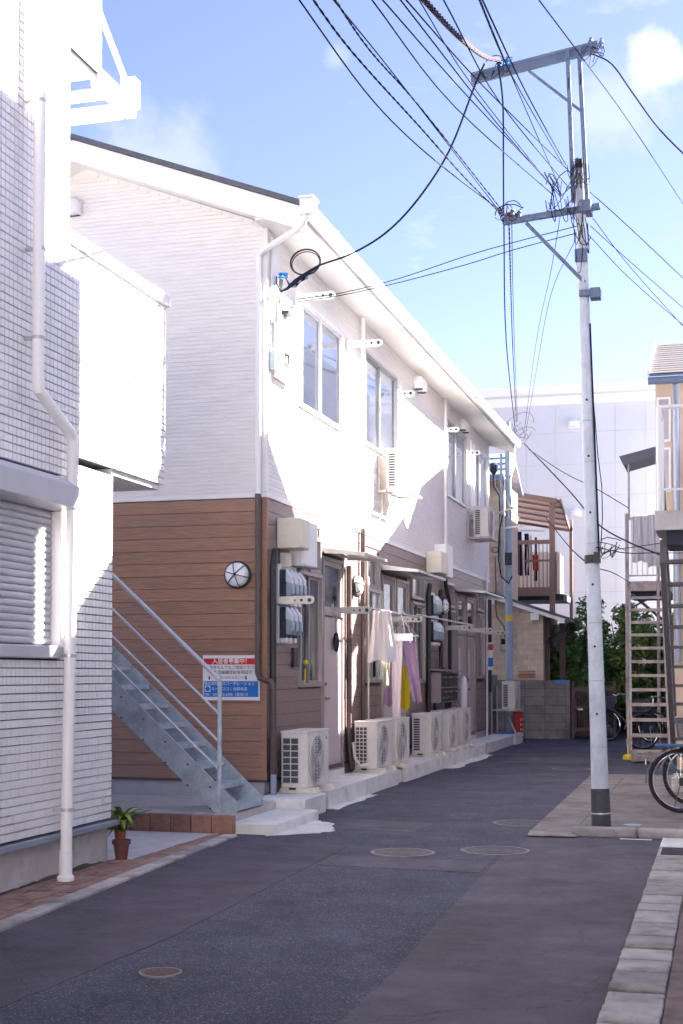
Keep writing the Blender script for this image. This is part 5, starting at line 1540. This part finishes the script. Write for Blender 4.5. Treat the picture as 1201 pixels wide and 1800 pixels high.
for i, (r_, kind, pts) in enumerate(WIRES):
    r_ *= .75
    if i in WL: lab, grp = WL[i]
    elif i < 13: lab, grp = 'one of the thin parallel wires fanning overhead to the pole head', 'thin overhead wires to the pole head'
    elif i in (18, 19): lab, grp = 'one of the two thin wires slanting from the pole down to the farther pole', 'slanting wire pair'
    else: lab, grp = 'one of the thin wires descending from the pole behind the stairs side', 'thin wires off the pole side'
    sp = smooth(pts, 5)
    if kind in ('p', 'd'):
        m = MB().tube(sp, r_, 6)
        mat = 'cable'
    elif kind in ('t', 'b'):
        # densify and twist two strands
        dense = []
        for a, b in zip(sp[:-1], sp[1:]):
            L_ = (b - a).length
            nn = max(2, int(L_ / .05))
            for k in range(nn): dense.append(a.lerp(b, k / nn))
        dense.append(sp[-1])
        m = MB()
        mat = 'cable'
        strands = 2 if kind == 't' else 4
        tw = 1.0 if kind == 't' else .55
        off = r_ * (.5 if kind == 't' else .9)
        for s_ in range(strands):
            q = []
            for j, p in enumerate(dense):
                d = (dense[min(j + 1, len(dense) - 1)] - dense[max(j - 1, 0)]).normalized()
                u = d.cross(Vector((0, 0, 1))).normalized(); w = u.cross(d)
                a = j * tw + s_ * 2 * math.pi / strands
                q.append(p + (u * math.cos(a) + w * math.sin(a)) * off)
            m.tube(q, r_ * (.55 if kind == 't' else .5), 5)
        if kind == 'b':
            mat = 'cable_worn'
            m.tube(dense, r_ * .9, 6)
    solo('overhead_cable', m, mat, lab, 'cable', grp)

# ================================================================ beige house at the end of the lane
bh = root('beige_house', (-5.5, 31.5, 0), 'beige brick-faced house with a lean-to roof and grey tiled main roof', 'house')
part('wall', MB().box(-11, -4.80, 31.06, 33.2, -.02, 5.85).prism([(-5.2, -.02), (-3.93, -.02), (-3.93, 2.80), (-5.2, 3.2)], 'y', 31.06, 34.0), 'beige_wall', bh)
BRh = 0.118
z = 1.20; r_ = 0
while z < 5.9:
    lo, hi = (-5.2, -3.91) if z < 3.2 else (-5.2, -4.79)
    if z < 3.2:
        hi2 = hi if z + BRh < 2.80 else max(-4.78, -3.93 - (z + BRh - 2.80) / .315 * 1.0)
        hi = hi2
    x = hi; k = 0
    while x > lo + .02:
        w_ = .24 if not (k == 0 and r_ % 2) else .12
        x0 = max(lo, x - w_)
        if not (1.98 < z + .06 < 2.38 and x0 > -4.90 and x0 < -4.72):
            part('brick', MB().box(x0 + .003, x - .003, 31.03, 31.06, z + .003, z + BRh - .005), 'beige_tile', bh)
        x = x0; k += 1
    z += BRh; r_ += 1
wf = part('window', MB().box(-4.90, -4.66, 31.0, 31.03, 1.96, 2.0).box(-4.90, -4.66, 31.0, 31.03, 2.36, 2.40).box(-4.90, -4.87, 31.0, 31.03, 2.0, 2.36).box(-4.69, -4.66, 31.0, 31.03, 2.0, 2.36), 'aluminium', bh)
part('pane', MB().box(-4.87, -4.69, 31.035, 31.045, 2.0, 2.36), 'dark_room', wf)
for z in (1.38, 1.44, 1.50):
    part('vent_bar', MB().box(-4.48, -4.10, 30.99, 31.03, z, z + .035), 'wood_slat', bh)
lr = part('lean_to_roof', MB().prism([(-5.1, 3.34), (-3.33, 2.74), (-3.33, 2.68), (-5.1, 3.28)], 'y', 30.7, 34.2), 'roof_dark', bh)
part('bargeboard', MB().prism([(-5.1, 3.28), (-3.35, 2.675), (-3.35, 2.60), (-5.1, 3.19)], 'y', 30.72, 30.76), 'white_paint', bh)
part('rafter_end', MB().box(-4.17, -3.98, 30.76, 31.0, 2.68, 2.84), 'white_paint', bh)
part('rafter_end', MB().box(-5.06, -4.98, 30.74, 31.0, 3.06, 3.24), 'white_paint', bh)
part('gutter', MB().tube([(-3.33, 30.6, 2.64), (-3.33, 34.2, 2.64)], .06, 8), 'black_pipe', bh)
part('downpipe', MB().tube([(-3.33, 30.7, 2.62), (-3.38, 30.75, 2.45), (-3.80, 31.2, 2.28), (-3.86, 31.2, 2.15)], .03, 8), 'black_pipe', bh)
part('entrance_post', MB().box(-3.92, -3.82, 31.5, 31.6, 0, 2.75), 'gate', bh)
part('entrance_post', MB().box(-3.66, -3.52, 32.0, 32.1, 0, 2.65), 'gate', bh)
part('entrance_door', MB().box(-3.93, -3.4, 33.0, 33.05, 0, 2.65), 'frost', bh)
# main roof in tiles facing the camera
rs = part('roof', MB().prism([(30.6, 5.92), (32.1, 6.68), (33.6, 5.92), (33.6, 5.84), (32.1, 6.60), (30.6, 5.84)], 'x', -11, -4.72), 'roof_tile', bh)
for i in range(4):
    for j in range(6):
        yy = 30.6 + .36 * i
        zz = 5.95 + .183 * i
        x0 = -6.05 + j * .22
        tl = MB().prism([(yy, zz - .02), (yy + .36, zz + .165), (yy + .36, zz + .185), (yy, zz + .035)], 'x', x0 + .004, x0 + .216)
        part('roof_tile', tl, 'roof_tile', rs)
part('bargeboard', MB().prism([(30.55, 5.86), (32.1, 6.66), (32.1, 6.40), (30.55, 5.60)], 'x', -4.72, -4.69), 'white_paint', bh)
solo('wall_cable', MB().tube([(-5.0, 30.98, 4.15), (-4.98, 30.98, 3.4), (-4.98, 30.9, 3.0), (-4.95, 30.9, 2.75), (-4.80, 30.98, 2.55), (-4.78, 30.98, 2.3)], .018, 6).tube([(-5.0 + .08 * math.cos(a), 30.98, 4.3 + .06 * math.sin(a)) for a in [k * .5 for k in range(14)]], .014, 5), 'brown_steel', 'brown cable looped on the beige brick wall beside the farther pole', 'cable')
# brown balcony behind
bl = root('steel_balcony', (-4.4, 34.3, 0), 'brown steel balcony with a slatted translucent roof behind the beige house', 'balcony')
bs = 'brown_steel'
part('balcony_post', MB().box(-4.13, -4.0, 34.0, 34.1, 0, 5.75), bs, bl)
part('balcony_post', MB().box(-3.84, -3.76, 35.9, 36.0, 0, 5.5), bs, bl)
part('floor_beam', MB().box(-5.3, -4.13, 34.0, 34.1, 3.40, 3.62), bs, bl)
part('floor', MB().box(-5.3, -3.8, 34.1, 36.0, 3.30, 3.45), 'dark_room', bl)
part('top_rail', MB().box(-5.3, -4.13, 34.0, 34.08, 4.70, 4.80), bs, bl)
part('mid_rail', MB().box(-4.75, -4.13, 34.02, 34.06, 4.26, 4.31), bs, bl)
for k in range(11):
    x = -5.2 + k * .1
    part('baluster', MB().box(x, x + .018, 34.02, 34.05, 3.62, 4.70), bs, bl)
part('side_panel', MB().box(-4.0, -3.96, 34.1, 35.9, 3.45, 4.5), bs, bl)
part('screen_panel', MB().box(-5.3, -4.02, 35.4, 35.42, 3.45, 4.62), 'grey_wall', bl)
part('roof_fascia', MB().prism([(-5.2, 6.05), (-3.92, 5.80), (-3.92, 5.68), (-5.2, 5.92)], 'y', 33.85, 33.93), bs, bl)
part('roof_fascia', MB().prism([(-5.2, 5.50), (-3.75, 5.28), (-3.75, 5.20), (-5.2, 5.42)], 'y', 35.9, 35.98), bs, bl)
sk_ = lambda x, q: 6.0 - .195 * (x + 5.2) - .52 * q
for k in range(6):
    q = k / 5
    yy = 33.93 + 1.97 * q
    part('roof_slat', MB().add([(-5.2, yy, sk_(-5.2, q)), (-3.85, yy, sk_(-3.85, q)), (-3.85, yy + .06, sk_(-3.85, q) - .01), (-5.2, yy + .06, sk_(-5.2, q) - .01),
                                (-5.2, yy, sk_(-5.2, q) - .03), (-3.85, yy, sk_(-3.85, q) - .03), (-3.85, yy + .06, sk_(-3.85, q) - .04), (-5.2, yy + .06, sk_(-5.2, q) - .04)],
                               [(0, 1, 2, 3), (7, 6, 5, 4), (0, 4, 5, 1), (1, 5, 6, 2), (2, 6, 7, 3), (3, 7, 4, 0)]), bs, bl)
part('roof_sheet', MB().add([(-5.2, 33.93, 6.03), (-3.85, 33.93, 5.767), (-3.85, 35.9, 5.247), (-5.2, 35.9, 5.51)], [(0, 1, 2, 3)]), 'cloth_pink', bl)
part('roof_side', MB().prism([(33.9, 5.80), (35.95, 5.28), (35.95, 5.20), (33.9, 5.70)], 'x', -3.86, -3.82), bs, bl)
c1 = MB(); cloth(c1, -5.05, -4.83, 5.05, 3.95, 34.3, .7, 1.0, .03, 8, seed=21)
solo('shirt', c1, 'cloth_navy', 'navy shirt drying on the brown balcony beside the farther pole', 'shirt')
c1 = MB(); cloth(c1, -4.80, -4.68, 5.0, 3.95, 34.34, .9, 1.0, .03, 8, seed=22)
solo('shirt', c1, 'cloth_navy', 'second dark garment on the brown balcony next to the white towel', 'shirt')
c1 = MB(); cloth(c1, -4.67, -4.60, 4.95, 4.3, 34.3, .9, 1.0, .02, 8, seed=23)
solo('towel', c1, 'cloth_white', 'narrow white towel drying on the brown balcony', 'towel')
c1 = MB(); cloth(c1, -4.60, -4.42, 4.45, 4.05, 34.26, .8, .7, .03, 8, seed=24)
solo('cap', c1, 'cloth_red', 'red and orange cloth hanging over the balcony rail', 'clothing')
c1 = MB(); cloth(c1, -4.57, -4.46, 4.9, 3.8, 34.36, .5, .8, .03, 8, seed=25)
solo('black_garment', c1, 'cloth_navy', 'slim black garment hanging behind the red cloth on the balcony', 'clothing')
solo('drying_rod', MB().tube([(-5.2, 34.3, 5.08), (-4.3, 34.3, 5.05)], .012, 6), 'silver', 'steel drying rod under the balcony roof', 'laundry pole')

# ================================================================ block wall, gate, red box
bw = root('block_wall', (-4.2, 30.95, 0), 'low weathered grey concrete block wall at the end of the lane', 'wall')
z = 0; r_ = 0
while z < 1.30:
    x = -5.7 + (.23 if r_ % 2 and False else 0)
    while x < -3.32:
        x1 = min(x + .46, -3.30)
        part('block', MB().box(x + .004, x1 - .004, 30.88, 30.98, z + .004, z + .186), 'block', bw, .004)
        x = x1
    z += .19; r_ += 1
part('mortar', MB().box(-5.69, -3.31, 30.885, 30.975, 0.0, 1.32), 'moss', bw)
gt_ = root('slatted_gate', (-2.8, 30.95, 0), 'dark brown slatted metal gate next to the block wall', 'gate')
for x in (-3.27, -2.36):
    part('gate_post', MB().box(x, x + .07, 30.9, 30.97, 0, 1.30), 'gate', gt_)
part('gate_rail', MB().box(-3.20, -2.36, 30.91, 30.96, .18, .26), 'gate', gt_)
part('gate_rail', MB().box(-3.20, -2.36, 30.91, 30.96, 1.08, 1.16), 'gate', gt_)
part('gate_rail', MB().box(-3.20, -2.36, 30.91, 30.96, .70, .75), 'gate', gt_)
for k in range(14):
    x = -3.18 + k * .058
    part('slat', MB().box(x, x + .026, 30.92, 30.95, .08, 1.22), 'gate', gt_)
part('latch', MB().box(-3.14, -3.02, 30.88, 30.91, .66, .69), 'silver', gt_)
solo('number_plate', MB().box(-3.62, -3.38, 30.86, 30.88, 1.24, 1.33), 'blue_print', 'small blue plate at the top corner of the block wall', 'plate')
rb = root('extinguisher_box', (-4.28, 29.75, 0), 'narrow red fire extinguisher box at the foot of the farther pole', 'fire box')
part('housing', MB().box(-4.39, -4.20, 29.64, 29.84, 0.02, .64), 'red', rb, .012)
part('door', MB().box(-4.375, -4.215, 29.632, 29.64, .05, .61), 'red', rb, .003)
for k in range(4):
    part('white_mark', MB().box(-4.198, -4.196, 29.70, 29.78, .12 + .11 * k, .18 + .11 * k), 'white_print', rb)
    part('white_mark', MB().box(-4.235, -4.222, 29.6305, 29.632, .12 + .11 * k, .18 + .11 * k), 'white_print', rb)
solo('blue_sheet', MB().box(-4.62, -4.22, 28.4, 29.2, .212, .222), 'blue_tarp', 'folded bright blue sheet lying on the far end of the doorstep', 'tarpaulin', bev=.004)
solo('stick', MB().tube([(-4.45, 29.3, .55), (-4.12, 28.7, .05)], .012, 6), 'cream_plastic', 'pale stick leaning on the far end of the doorstep', 'stick')
solo('yard_wall', MB().box(-3.5, .28, 34.02, 34.12, -.02, 1.6), 'dark_fence', 'dark low wall behind the shrubs and the parked bicycles', 'wall')

structure('garden_soil', MB().box(-3.29, .28, 31.5, 34.0, -.029, .01), 'soil')
# ================================================================ shrubs
def shrub(name, cx, cy, h, rx, ry, n, seed, label, light=.15, lo=.55, leaf=.066):
    rn = np.random.RandomState(seed)
    t = root(name, (cx, cy, 0), label, 'tree')
    tr = MB()
    r2 = random.Random(seed)
    for k in range(6):
        a = r2.uniform(0, 6.28)
        tr.tube([(cx, cy, -.02), (cx + .15 * math.cos(a), cy + .15 * math.sin(a), .6), (cx + rx * .5 * math.cos(a), cy + ry * .5 * math.sin(a), h * .55), (cx + rx * .7 * math.cos(a + .3), cy + ry * .7 * math.sin(a + .3), h * .85)], [.05, .035, .022, .008], 7)
    part('trunk', tr, 'bark', t)
    # leaf clumps spread through an uneven crown
    nc = 46
    cl = []
    while len(cl) < nc:
        p = rn.uniform(-1, 1, 3)
        if np.linalg.norm(p) < 1: cl.append(p)
    cl = np.array(cl)
    cl[:, 0] = cx + cl[:, 0] * rx; cl[:, 1] = cy + cl[:, 1] * ry; cl[:, 2] = (h + lo) / 2 + cl[:, 2] * (h - lo) / 2
    rc = rn.uniform(.16, .34, nc)
    def leaves(m, cnt, mat, nm):
        idx = rn.randint(0, nc, cnt)
        d = rn.normal(size=(cnt, 3)); d /= np.linalg.norm(d, axis=1)[:, None]
        rr = rc[idx] * rn.uniform(.4, 1.08, cnt) ** .6
        c = cl[idx] + d * rr[:, None]
        nrm = d * .6 + rn.normal(size=(cnt, 3)) * .6 + np.array([0, 0, .5]); nrm /= np.linalg.norm(nrm, axis=1)[:, None]
        u = np.cross(nrm, rn.normal(size=(cnt, 3))); u /= np.linalg.norm(u, axis=1)[:, None]
        w = np.cross(nrm, u)
        s_ = leaf * rn.uniform(.6, 1.25, cnt)[:, None]
        v = np.stack([c - u * s_, c + w * s_ * .42 + nrm * s_ * .1, c + u * s_, c - w * s_ * .42 + nrm * s_ * .1], 1).reshape(-1, 3)
        mb = MB(); mb.v = v.tolist(); mb.f = [(4 * i, 4 * i + 1, 4 * i + 2, 4 * i + 3) for i in range(cnt)]; mb.sm = [False] * cnt
        return part(nm, mb, mat, t)
    leaves(None, int(n * (1 - light)), 'leaf', 'crown')
    leaves(None, int(n * light), 'leaf_light', 'crown')
    return t
shrub('evergreen_shrub', -3.15, 32.6, 3.15, .62, .7, 9000, 5, 'dark green shrub behind the slatted gate, close to the beige house', .08)
shrub('evergreen_shrub', -2.05, 32.8, 3.15, .68, .8, 11000, 6, 'brighter green bush with yellowish leaves behind the pole', .5)
shrub('evergreen_shrub', -1.25, 33.2, 2.9, .5, .6, 7000, 7, 'green bush seen through the treads of the rusty stair', .28)
# pale building closing the lane
bb_ = root('pale_building', (-4, 44, 0), 'large windowless pale grey building closing the lane', 'building')
part('wall', MB().box(-14, 5, 42, 56, -.02, 10.05), 'grey_wall', bb_)
part('parapet', MB().box(-14.1, 5.1, 41.9, 56.1, 10.05, 10.30), 'white_plastic', bb_, .02)
part('parapet_band', MB().box(-14.03, 5.03, 41.96, 56.03, 9.72, 9.98), 'white_plastic', bb_)
pj = MB()
for k in range(9): pj.box(-14, 5, 41.993, 42.0, 1.0 + k * .98, 1.012 + k * .98)
for k in range(20): pj.box(-13 + k * .9, -12.992 + k * .9, 41.993, 42.0, 0, 9.7)
part('panel_joints', pj, 'concrete', bb_)
def wall_hood(x, z, label):
    t = root('wall_hood', (x, 41.95, z), label, 'vent hood')
    part('hood', MB().lathe([(.0, -.12), (.13, -.08), (.15, .05), (.08, .15), (0, .17)], (x, 41.92, z + .1), 12), 'white_plastic', t)
    part('flange', MB().box(x - .17, x + .17, 41.95, 41.999, z - .02, z + .2), 'white_plastic', t)
wall_hood(-4.33, 9.0, 'small white hood high on the pale building near the roof edge')
wall_hood(-4.27, 6.25, 'white round hood on the pale building between balcony and pole')
wall_hood(-4.05, 3.25, 'lowest white hood on the pale building above the shrubs')

# ================================================================ neighbour house with peach walls, stairs
ph = root('peach_house', (-.3, 21.5, 0), 'peach-walled house with a brown shingle roof behind the outdoor stairs', 'house')
part('wall', MB().box(-.92, .28, 20.5, 24.4, 3.6, 5.75).box(-.68, .28, 20.5, 24.4, -.02, 3.6), 'beige_wall', ph)
for z0 in (4.9, 4.15):
    f_ = part('window', MB().box(-.90, -.70, 20.47, 20.5, z0 - .03, z0).box(-.90, -.70, 20.47, 20.5, z0 + .6, z0 + .63).box(-.90, -.87, 20.47, 20.5, z0, z0 + .6).box(-.73, -.70, 20.47, 20.5, z0, z0 + .6), 'white_paint', ph)
    part('blind', MB().box(-.87, -.73, 20.485, 20.495, z0, z0 + .6), 'aluminium', f_)
rt = part('roof', MB().prism([(20.1, 5.80), (22.4, 6.75), (24.8, 5.80), (24.8, 5.72), (22.4, 6.67), (20.1, 5.72)], 'x', -.98, .28), 'roof_brown', ph)
for i in range(14):
    yy = 20.1 + i * .165; zz = 5.81 + i * .068
    part('shingle', MB().prism([(yy, zz - .0), (yy + .17, zz + .069), (yy + .17, zz + .072), (yy, zz + .008)], 'x', -.985, .28), 'roof_brown', rt)
part('gutter', MB().tube([(-1.0, 20.05, 5.70), (.28, 20.05, 5.70)], .06, 10).box(-1.0, .28, 20.09, 20.12, 5.68, 5.80), 'pole_steel', ph)
part('verge_trim', MB().prism([(20.08, 5.86), (22.4, 6.82), (22.4, 6.7), (20.08, 5.72)], 'x', -1.01, -.985), 'galv', ph)
part('downpipe', MB().tube([(-.62, 20.1, 5.66), (-.62, 20.40, 5.4), (-.62, 20.42, 1.6)], .05, 10), 'drip', ph)
nb = root('near_landing', (-.2, 14.0, 0), 'pale landing slab with white tube railing above the parked bicycles', 'balcony')
part('slab', MB().box(-.625, .28, 13.55, 14.35, 2.88, 3.07), 'concrete', nb, .004)
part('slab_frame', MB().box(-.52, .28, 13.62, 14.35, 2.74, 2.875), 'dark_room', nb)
for (x, yy) in ((-.585, 13.62), (-.585, 14.28)):
    part('rail_post', MB().tube([(x, yy, 3.07), (x, yy, 4.09)], .024, 12), 'white_paint', nb)
part('rail', MB().tube([(-.585, 13.62, 4.09), (.28, 13.62, 4.09)], .02, 10), 'white_paint', nb)
part('rail', MB().tube([(-.585, 13.62, 3.28), (.28, 13.62, 3.28)], .012, 8), 'white_paint', nb)
part('rail', MB().tube([(-.585, 13.62, 4.09), (-.585, 14.28, 4.09)], .02, 10), 'white_paint', nb)
sb = root('grey_stair', (-.3, 16, 0), 'dark grey steel outdoor stair climbing towards the pale landing', 'stair')
pr = [(14.35, 2.86), (18.05, .02), (17.75, .02), (14.35, 2.62)]
for x in (-.585, .20):
    part('stringer', MB().prism(pr, 'x', x - .028, x + .028), 'grey_steel', sb)
for k in range(12):
    z = 2.66 - .216 * k
    yy = 14.5 + .28 * k
    part('tread', MB().box(-.555, .17, yy - .12, yy + .12, z - .035, z), 'grey_steel', sb)
part('handrail', MB().tube([(-.585, 14.35, 3.75), (-.585, 18.0, .95)], .016, 8), 'grey_steel', sb)
sa = root('rusty_stair', (-1.3, 26, 0), 'rusty pale steel outdoor stair climbing to a landing hung with white sheets', 'stair')
def sx(x, t_): return x - .285 * t_
for k in range(12):
    t_ = k / 11
    z = .16 + .262 * k
    yy = 24.15 + 4.2 * t_
    part('tread', MB().box(sx(-1.515, t_), sx(-.90, t_), yy - .1, yy + .14, z - .055, z), 'rust_steel', sa)
for x in (-1.535, -.885):
    vs = []
    for t_, z in ((0, .0), (1, 3.05)):
        yy = 24.1 + 4.3 * t_
        for dx in (-.02, .02):
            for dz in (-.10, .14):
                vs.append((sx(x, t_) + dx, yy, z + dz))
    part('stringer', MB().add(vs, [(0, 1, 3, 2), (4, 6, 7, 5), (0, 4, 5, 1), (2, 3, 7, 6), (0, 2, 6, 4), (1, 5, 7, 3)]), 'rust_steel', sa)
part('post', MB().tube([(-1.57, 24.05, 0), (-1.57, 24.05, 1.0)], .028, 10), 'rust_steel', sa)
part('post', MB().tube([(-1.87, 28.4, -.02), (-1.87, 28.4, 4.75)], .04, 10), 'rust_steel', sa)
part('post', MB().tube([(-1.25, 28.4, -.02), (-1.25, 28.4, 4.2)], .035, 10), 'rust_steel', sa)
part('post_base', MB().lathe([(.11, 0), (.10, .07), (.05, .09)], (-1.57, 24.05, 0), 12), 'yellow', sa)
part('landing', MB().box(-1.86, -1.0, 28.42, 29.6, 3.16, 3.36), 'rust_steel', sa)
part('landing_shade_box', MB().box(-1.80, -1.0, 28.5, 29.6, 3.02, 3.155), 'dark_room', sa)  # solid dark box painting the shade under the landing
part('brace', MB().box(-1.80, -1.76, 28.42, 28.46, 3.0, 3.02).tube([(-1.78, 28.45, 3.1), (-1.15, 28.45, 2.55)], .03, 4), 'grey_steel', sa)
part('brace', MB().tube([(-1.25, 28.5, 3.1), (-1.75, 28.5, 2.85)], .02, 4), 'grey_steel', sa)
part('rail', MB().box(-1.86, -1.2, 28.40, 28.43, 4.62, 4.67).box(-1.86, -1.2, 28.40, 28.43, 3.46, 3.49), 'rust_steel', sa)
for k in range(6):
    part('baluster', MB().box(-1.78 + k * .105, -1.765 + k * .105, 28.405, 28.425, 3.49, 4.62), 'rust_steel', sa)
part('canopy', MB().prism([(-2.02, 5.93), (-1.0, 6.17), (-1.0, 5.97), (-1.92, 5.74)], 'y', 28.4, 29.4), 'grey_steel', sa)
part('canopy_post', MB().tube([(-1.83, 28.45, 4.65), (-1.83, 28.45, 5.8)], .02, 8), 'rust_steel', sa)
c1 = MB(); cloth(c1, -1.75, -1.45, 4.68, 3.75, 28.36, 1, 1.05, .04, 10, seed=31)
solo('sheet', c1, 'cloth_white', 'white sheet hung over the landing rail, beside the rusty post', 'sheet')
c1 = MB(); cloth(c1, -1.45, -1.22, 4.70, 3.65, 28.33, 1, 1.1, .04, 10, seed=32)
solo('sheet', c1, 'cloth_white', 'white translucent sheet on the landing rail next to the grey stair', 'sheet')
for i, (x, yy, s_) in enumerate(((-1.35, 23.3, .16), (-1.15, 23.2, .2), (-.95, 23.4, .18), (-1.2, 23.7, .15))):
    m = MB().lathe([(s_ * .2, 0), (s_, .03), (s_ * .9, .11), (s_ * .3, .15), (0, .15)], (x, yy, 0), 9)
    m.v = [(a + rnd.uniform(-.02, .02), b + rnd.uniform(-.02, .02), max(0, c + rnd.uniform(-.015, .015))) for a, b, c in m.v]
    solo('stone', m, 'block', ['flat grey stone at the foot of the rusty stair, next to its post', 'largest grey stone lying under the rusty stair', 'grey stone under the rusty stair towards the bicycles', 'small grey stone lying behind the others under the rusty stair'][i], 'stone')
solo('white_block', MB().box(-.62, -.40, 17.4, 17.6, .017, .20).box(-.60, -.42, 17.42, 17.58, .20, .25), 'concrete_light', 'pale concrete block with white top behind the bicycle wheel', 'block', bev=.01)

ph.location.y += 0.8
ph.location.x -= 0.02
ph.scale = (1.04, 1, 1.03)
# ================================================================ bicycles
def wheel_part(cx, parent, r=.34):
    w = part('wheel', MB().tube([(cx + .3 * 0, -.045, r), (cx, .045, r)], .018, 10), 'chrome', parent, local=True)
    nn = 40
    part('tyre', MB().tube([(cx + (r - .018) * math.cos(2 * math.pi * k / nn), 0, r + (r - .018) * math.sin(2 * math.pi * k / nn)) for k in range(nn + 1)], .019, 8, False), 'rubber', w, local=True)
    part('rim', MB().tube([(cx + (r - .046) * math.cos(2 * math.pi * k / nn), 0, r + (r - .046) * math.sin(2 * math.pi * k / nn)) for k in range(nn + 1)], .010, 6, False), 'chrome', w, local=True)
    sp = MB()
    for k in range(28):
        a = 2 * math.pi * k / 28
        b = a + (.35 if k % 2 else -.35)
        sp.tube([(cx + .02 * math.cos(b), .02 * (-1) ** k, r + .02 * math.sin(b)), (cx + (r - .05) * math.cos(a), 0, r + (r - .05) * math.sin(a))], .0014, 3, False)
    part('spokes', sp, 'chrome', w, local=True)
    fd = MB()
    R_ = r + .028
    a0, a1 = (R(20), R(185)) if cx < 0 else (R(10), R(150))
    prev = None
    vs, fs = [], []
    nseg = 20
    for k in range(nseg + 1):
        a = a0 + (a1 - a0) * k / nseg
        for (dy, dr) in ((-.026, -.012), (-.012, .004), (.012, .004), (.026, -.012)):
            vs.append((cx + (R_ + dr) * math.cos(a), dy, r + (R_ + dr) * math.sin(a)))
    for k in range(nseg):
        for j in range(3):
            fs.append((k * 4 + j, k * 4 + j + 1, (k + 1) * 4 + j + 1, (k + 1) * 4 + j))
    fd.add(vs, fs, True)
    part('mudguard', fd, 'grey_steel', parent, local=True)
    return w
def make_bike(label, rack_mat='blue_cover', basket=True, paint='black_pipe'):
    t = root('bicycle', (0, 0, 0), label, 'bicycle', None)
    wheel_part(-.53, t); wheel_part(.53, t)
    f = MB()
    bb, st, hd, hd2 = (-.06, 0, .28), (-.20, 0, .72), (.34, 0, .82), (.37, 0, .70)
    f.tube([bb, st], .015, 8).tube([bb, hd2], .02, 8).tube([(-.17, 0, .62), (.36, 0, .74)], .016, 8).tube([hd, (.40, 0, .60)], .02, 8)
    for s_ in (-.05, .05):
        f.tube([(-.53, s_, .34), (-.06, s_ * .6, .28)], .009, 6).tube([(-.53, s_, .34), (-.19, s_ * .4, .66)], .008, 6)
    part('frame', f, paint, t, local=True)
    fk = MB()
    for s_ in (-.045, .045): fk.tube([(.53, s_, .34), (.45, s_, .52), (.40, s_ * .6, .66)], .011, 8)
    part('fork', fk, paint, t, local=True)
    part('handlebar', MB().tube([(.33, 0, .84), (.32, 0, 1.0), (.33, .1, 1.03), (.24, .26, 1.02), (.14, .28, 1.0)], .011, 8).tube([(.32, 0, 1.0), (.33, -.1, 1.03), (.24, -.26, 1.02), (.14, -.28, 1.0)], .011, 8), 'chrome', t, local=True)
    part('saddle', MB().prism([(-.34, .80), (-.32, .85), (-.24, .845), (-.08, .825), (-.06, .80), (-.2, .77)], 'y', -.06, .06).tube([(-.20, 0, .70), (-.21, 0, .79)], .013, 8), 'rubber', t, .02, local=True)
    part('rear_rack', MB().box(-.80, -.34, -.065, .065, .70, .725).tube([(-.72, -.06, .70), (-.53, -.06, .36)], .005, 5).tube([(-.72, .06, .70), (-.53, .06, .36)], .005, 5), rack_mat, t, .006, local=True)
    part('reflector', MB().box(-.905, -.885, -.03, .03, .50, .56), 'chrome', t, .004, local=True)
    part('chain_guard', MB().prism([(-.55, .30), (-.08, .19), (.03, .24), (.03, .34), (-.08, .37), (-.55, .38)], 'y', -.075, -.065), paint, t, .008, local=True)
    part('pedals', MB().tube([(-.06, -.11, .28), (-.06, -.11, .12)], .009, 6).box(-.10, -.02, -.19, -.10, .11, .13).tube([(-.06, .09, .28), (-.06, .09, .44)], .009, 6).box(-.10, -.02, .09, .18, .43, .45), 'chrome', t, local=True)
    part('stand', MB().tube([(-.53, .05, .34), (-.62, .12, .0)], .008, 6), 'chrome', t, local=True)
    if basket:
        b = MB()
        x0, x1, y0, y1, z0, z1 = .42, .72, -.17, .17, .74, .97
        for k in range(9):
            z = z0 + (z1 - z0) * k / 8
            q = .03 * (1 - k / 8)
            b.tube([(x0 + q, y0 + q, z), (x1 - q, y0 + q, z), (x1 - q, y1 - q, z), (x0 + q, y1 - q, z), (x0 + q, y0 + q, z)], .0035 if k < 8 else .006, 4)
        for k in range(9):
            u = k / 8
            b.tube([(x0 + .03 + (x1 - x0 - .06) * u, y0 + .03, z0), (x0 + (x1 - x0) * u, y0, z1)], .003, 4)
            b.tube([(x0 + .03 + (x1 - x0 - .06) * u, y1 - .03, z0), (x0 + (x1 - x0) * u, y1, z1)], .003, 4)
            b.tube([(x1 - .03, y0 + .03 + (y1 - y0 - .06) * u, z0), (x1, y0 + (y1 - y0) * u, z1)], .003, 4)
            b.tube([(x0 + .03, y0 + .03 + (y1 - y0 - .06) * u, z0), (x0, y0 + (y1 - y0) * u, z1)], .003, 4)
        b.box(x0 + .04, x1 - .04, y0 + .04, y1 - .04, z0 - .003, z0 + .003)
        part('basket', b, 'basket', t, local=True)
    return t
b1 = make_bike('black city bicycle with a blue-covered rear rack, its rear wheel on the forecourt')
b1.location = (.10, 14.9, .016)
b1.rotation_euler = (R(2), 0, 0)
b1['group'] = 'parked bicycles'
dup(b1, (.21, 15.75, .016), math.pi + .1, 'second city bicycle facing the other way behind, its wire basket under the stair', 'parked bicycles')
dup(b1, (-1.95, 30.1, 0.0), math.pi - .5, 'dark bicycle parked in the shade beyond the slatted gate', 'parked bicycles')
dup(b1, (-1.0, 27.2, 0.0), math.pi + .35, 'bicycle parked under the rusty stair, seen between the treads', 'parked bicycles')
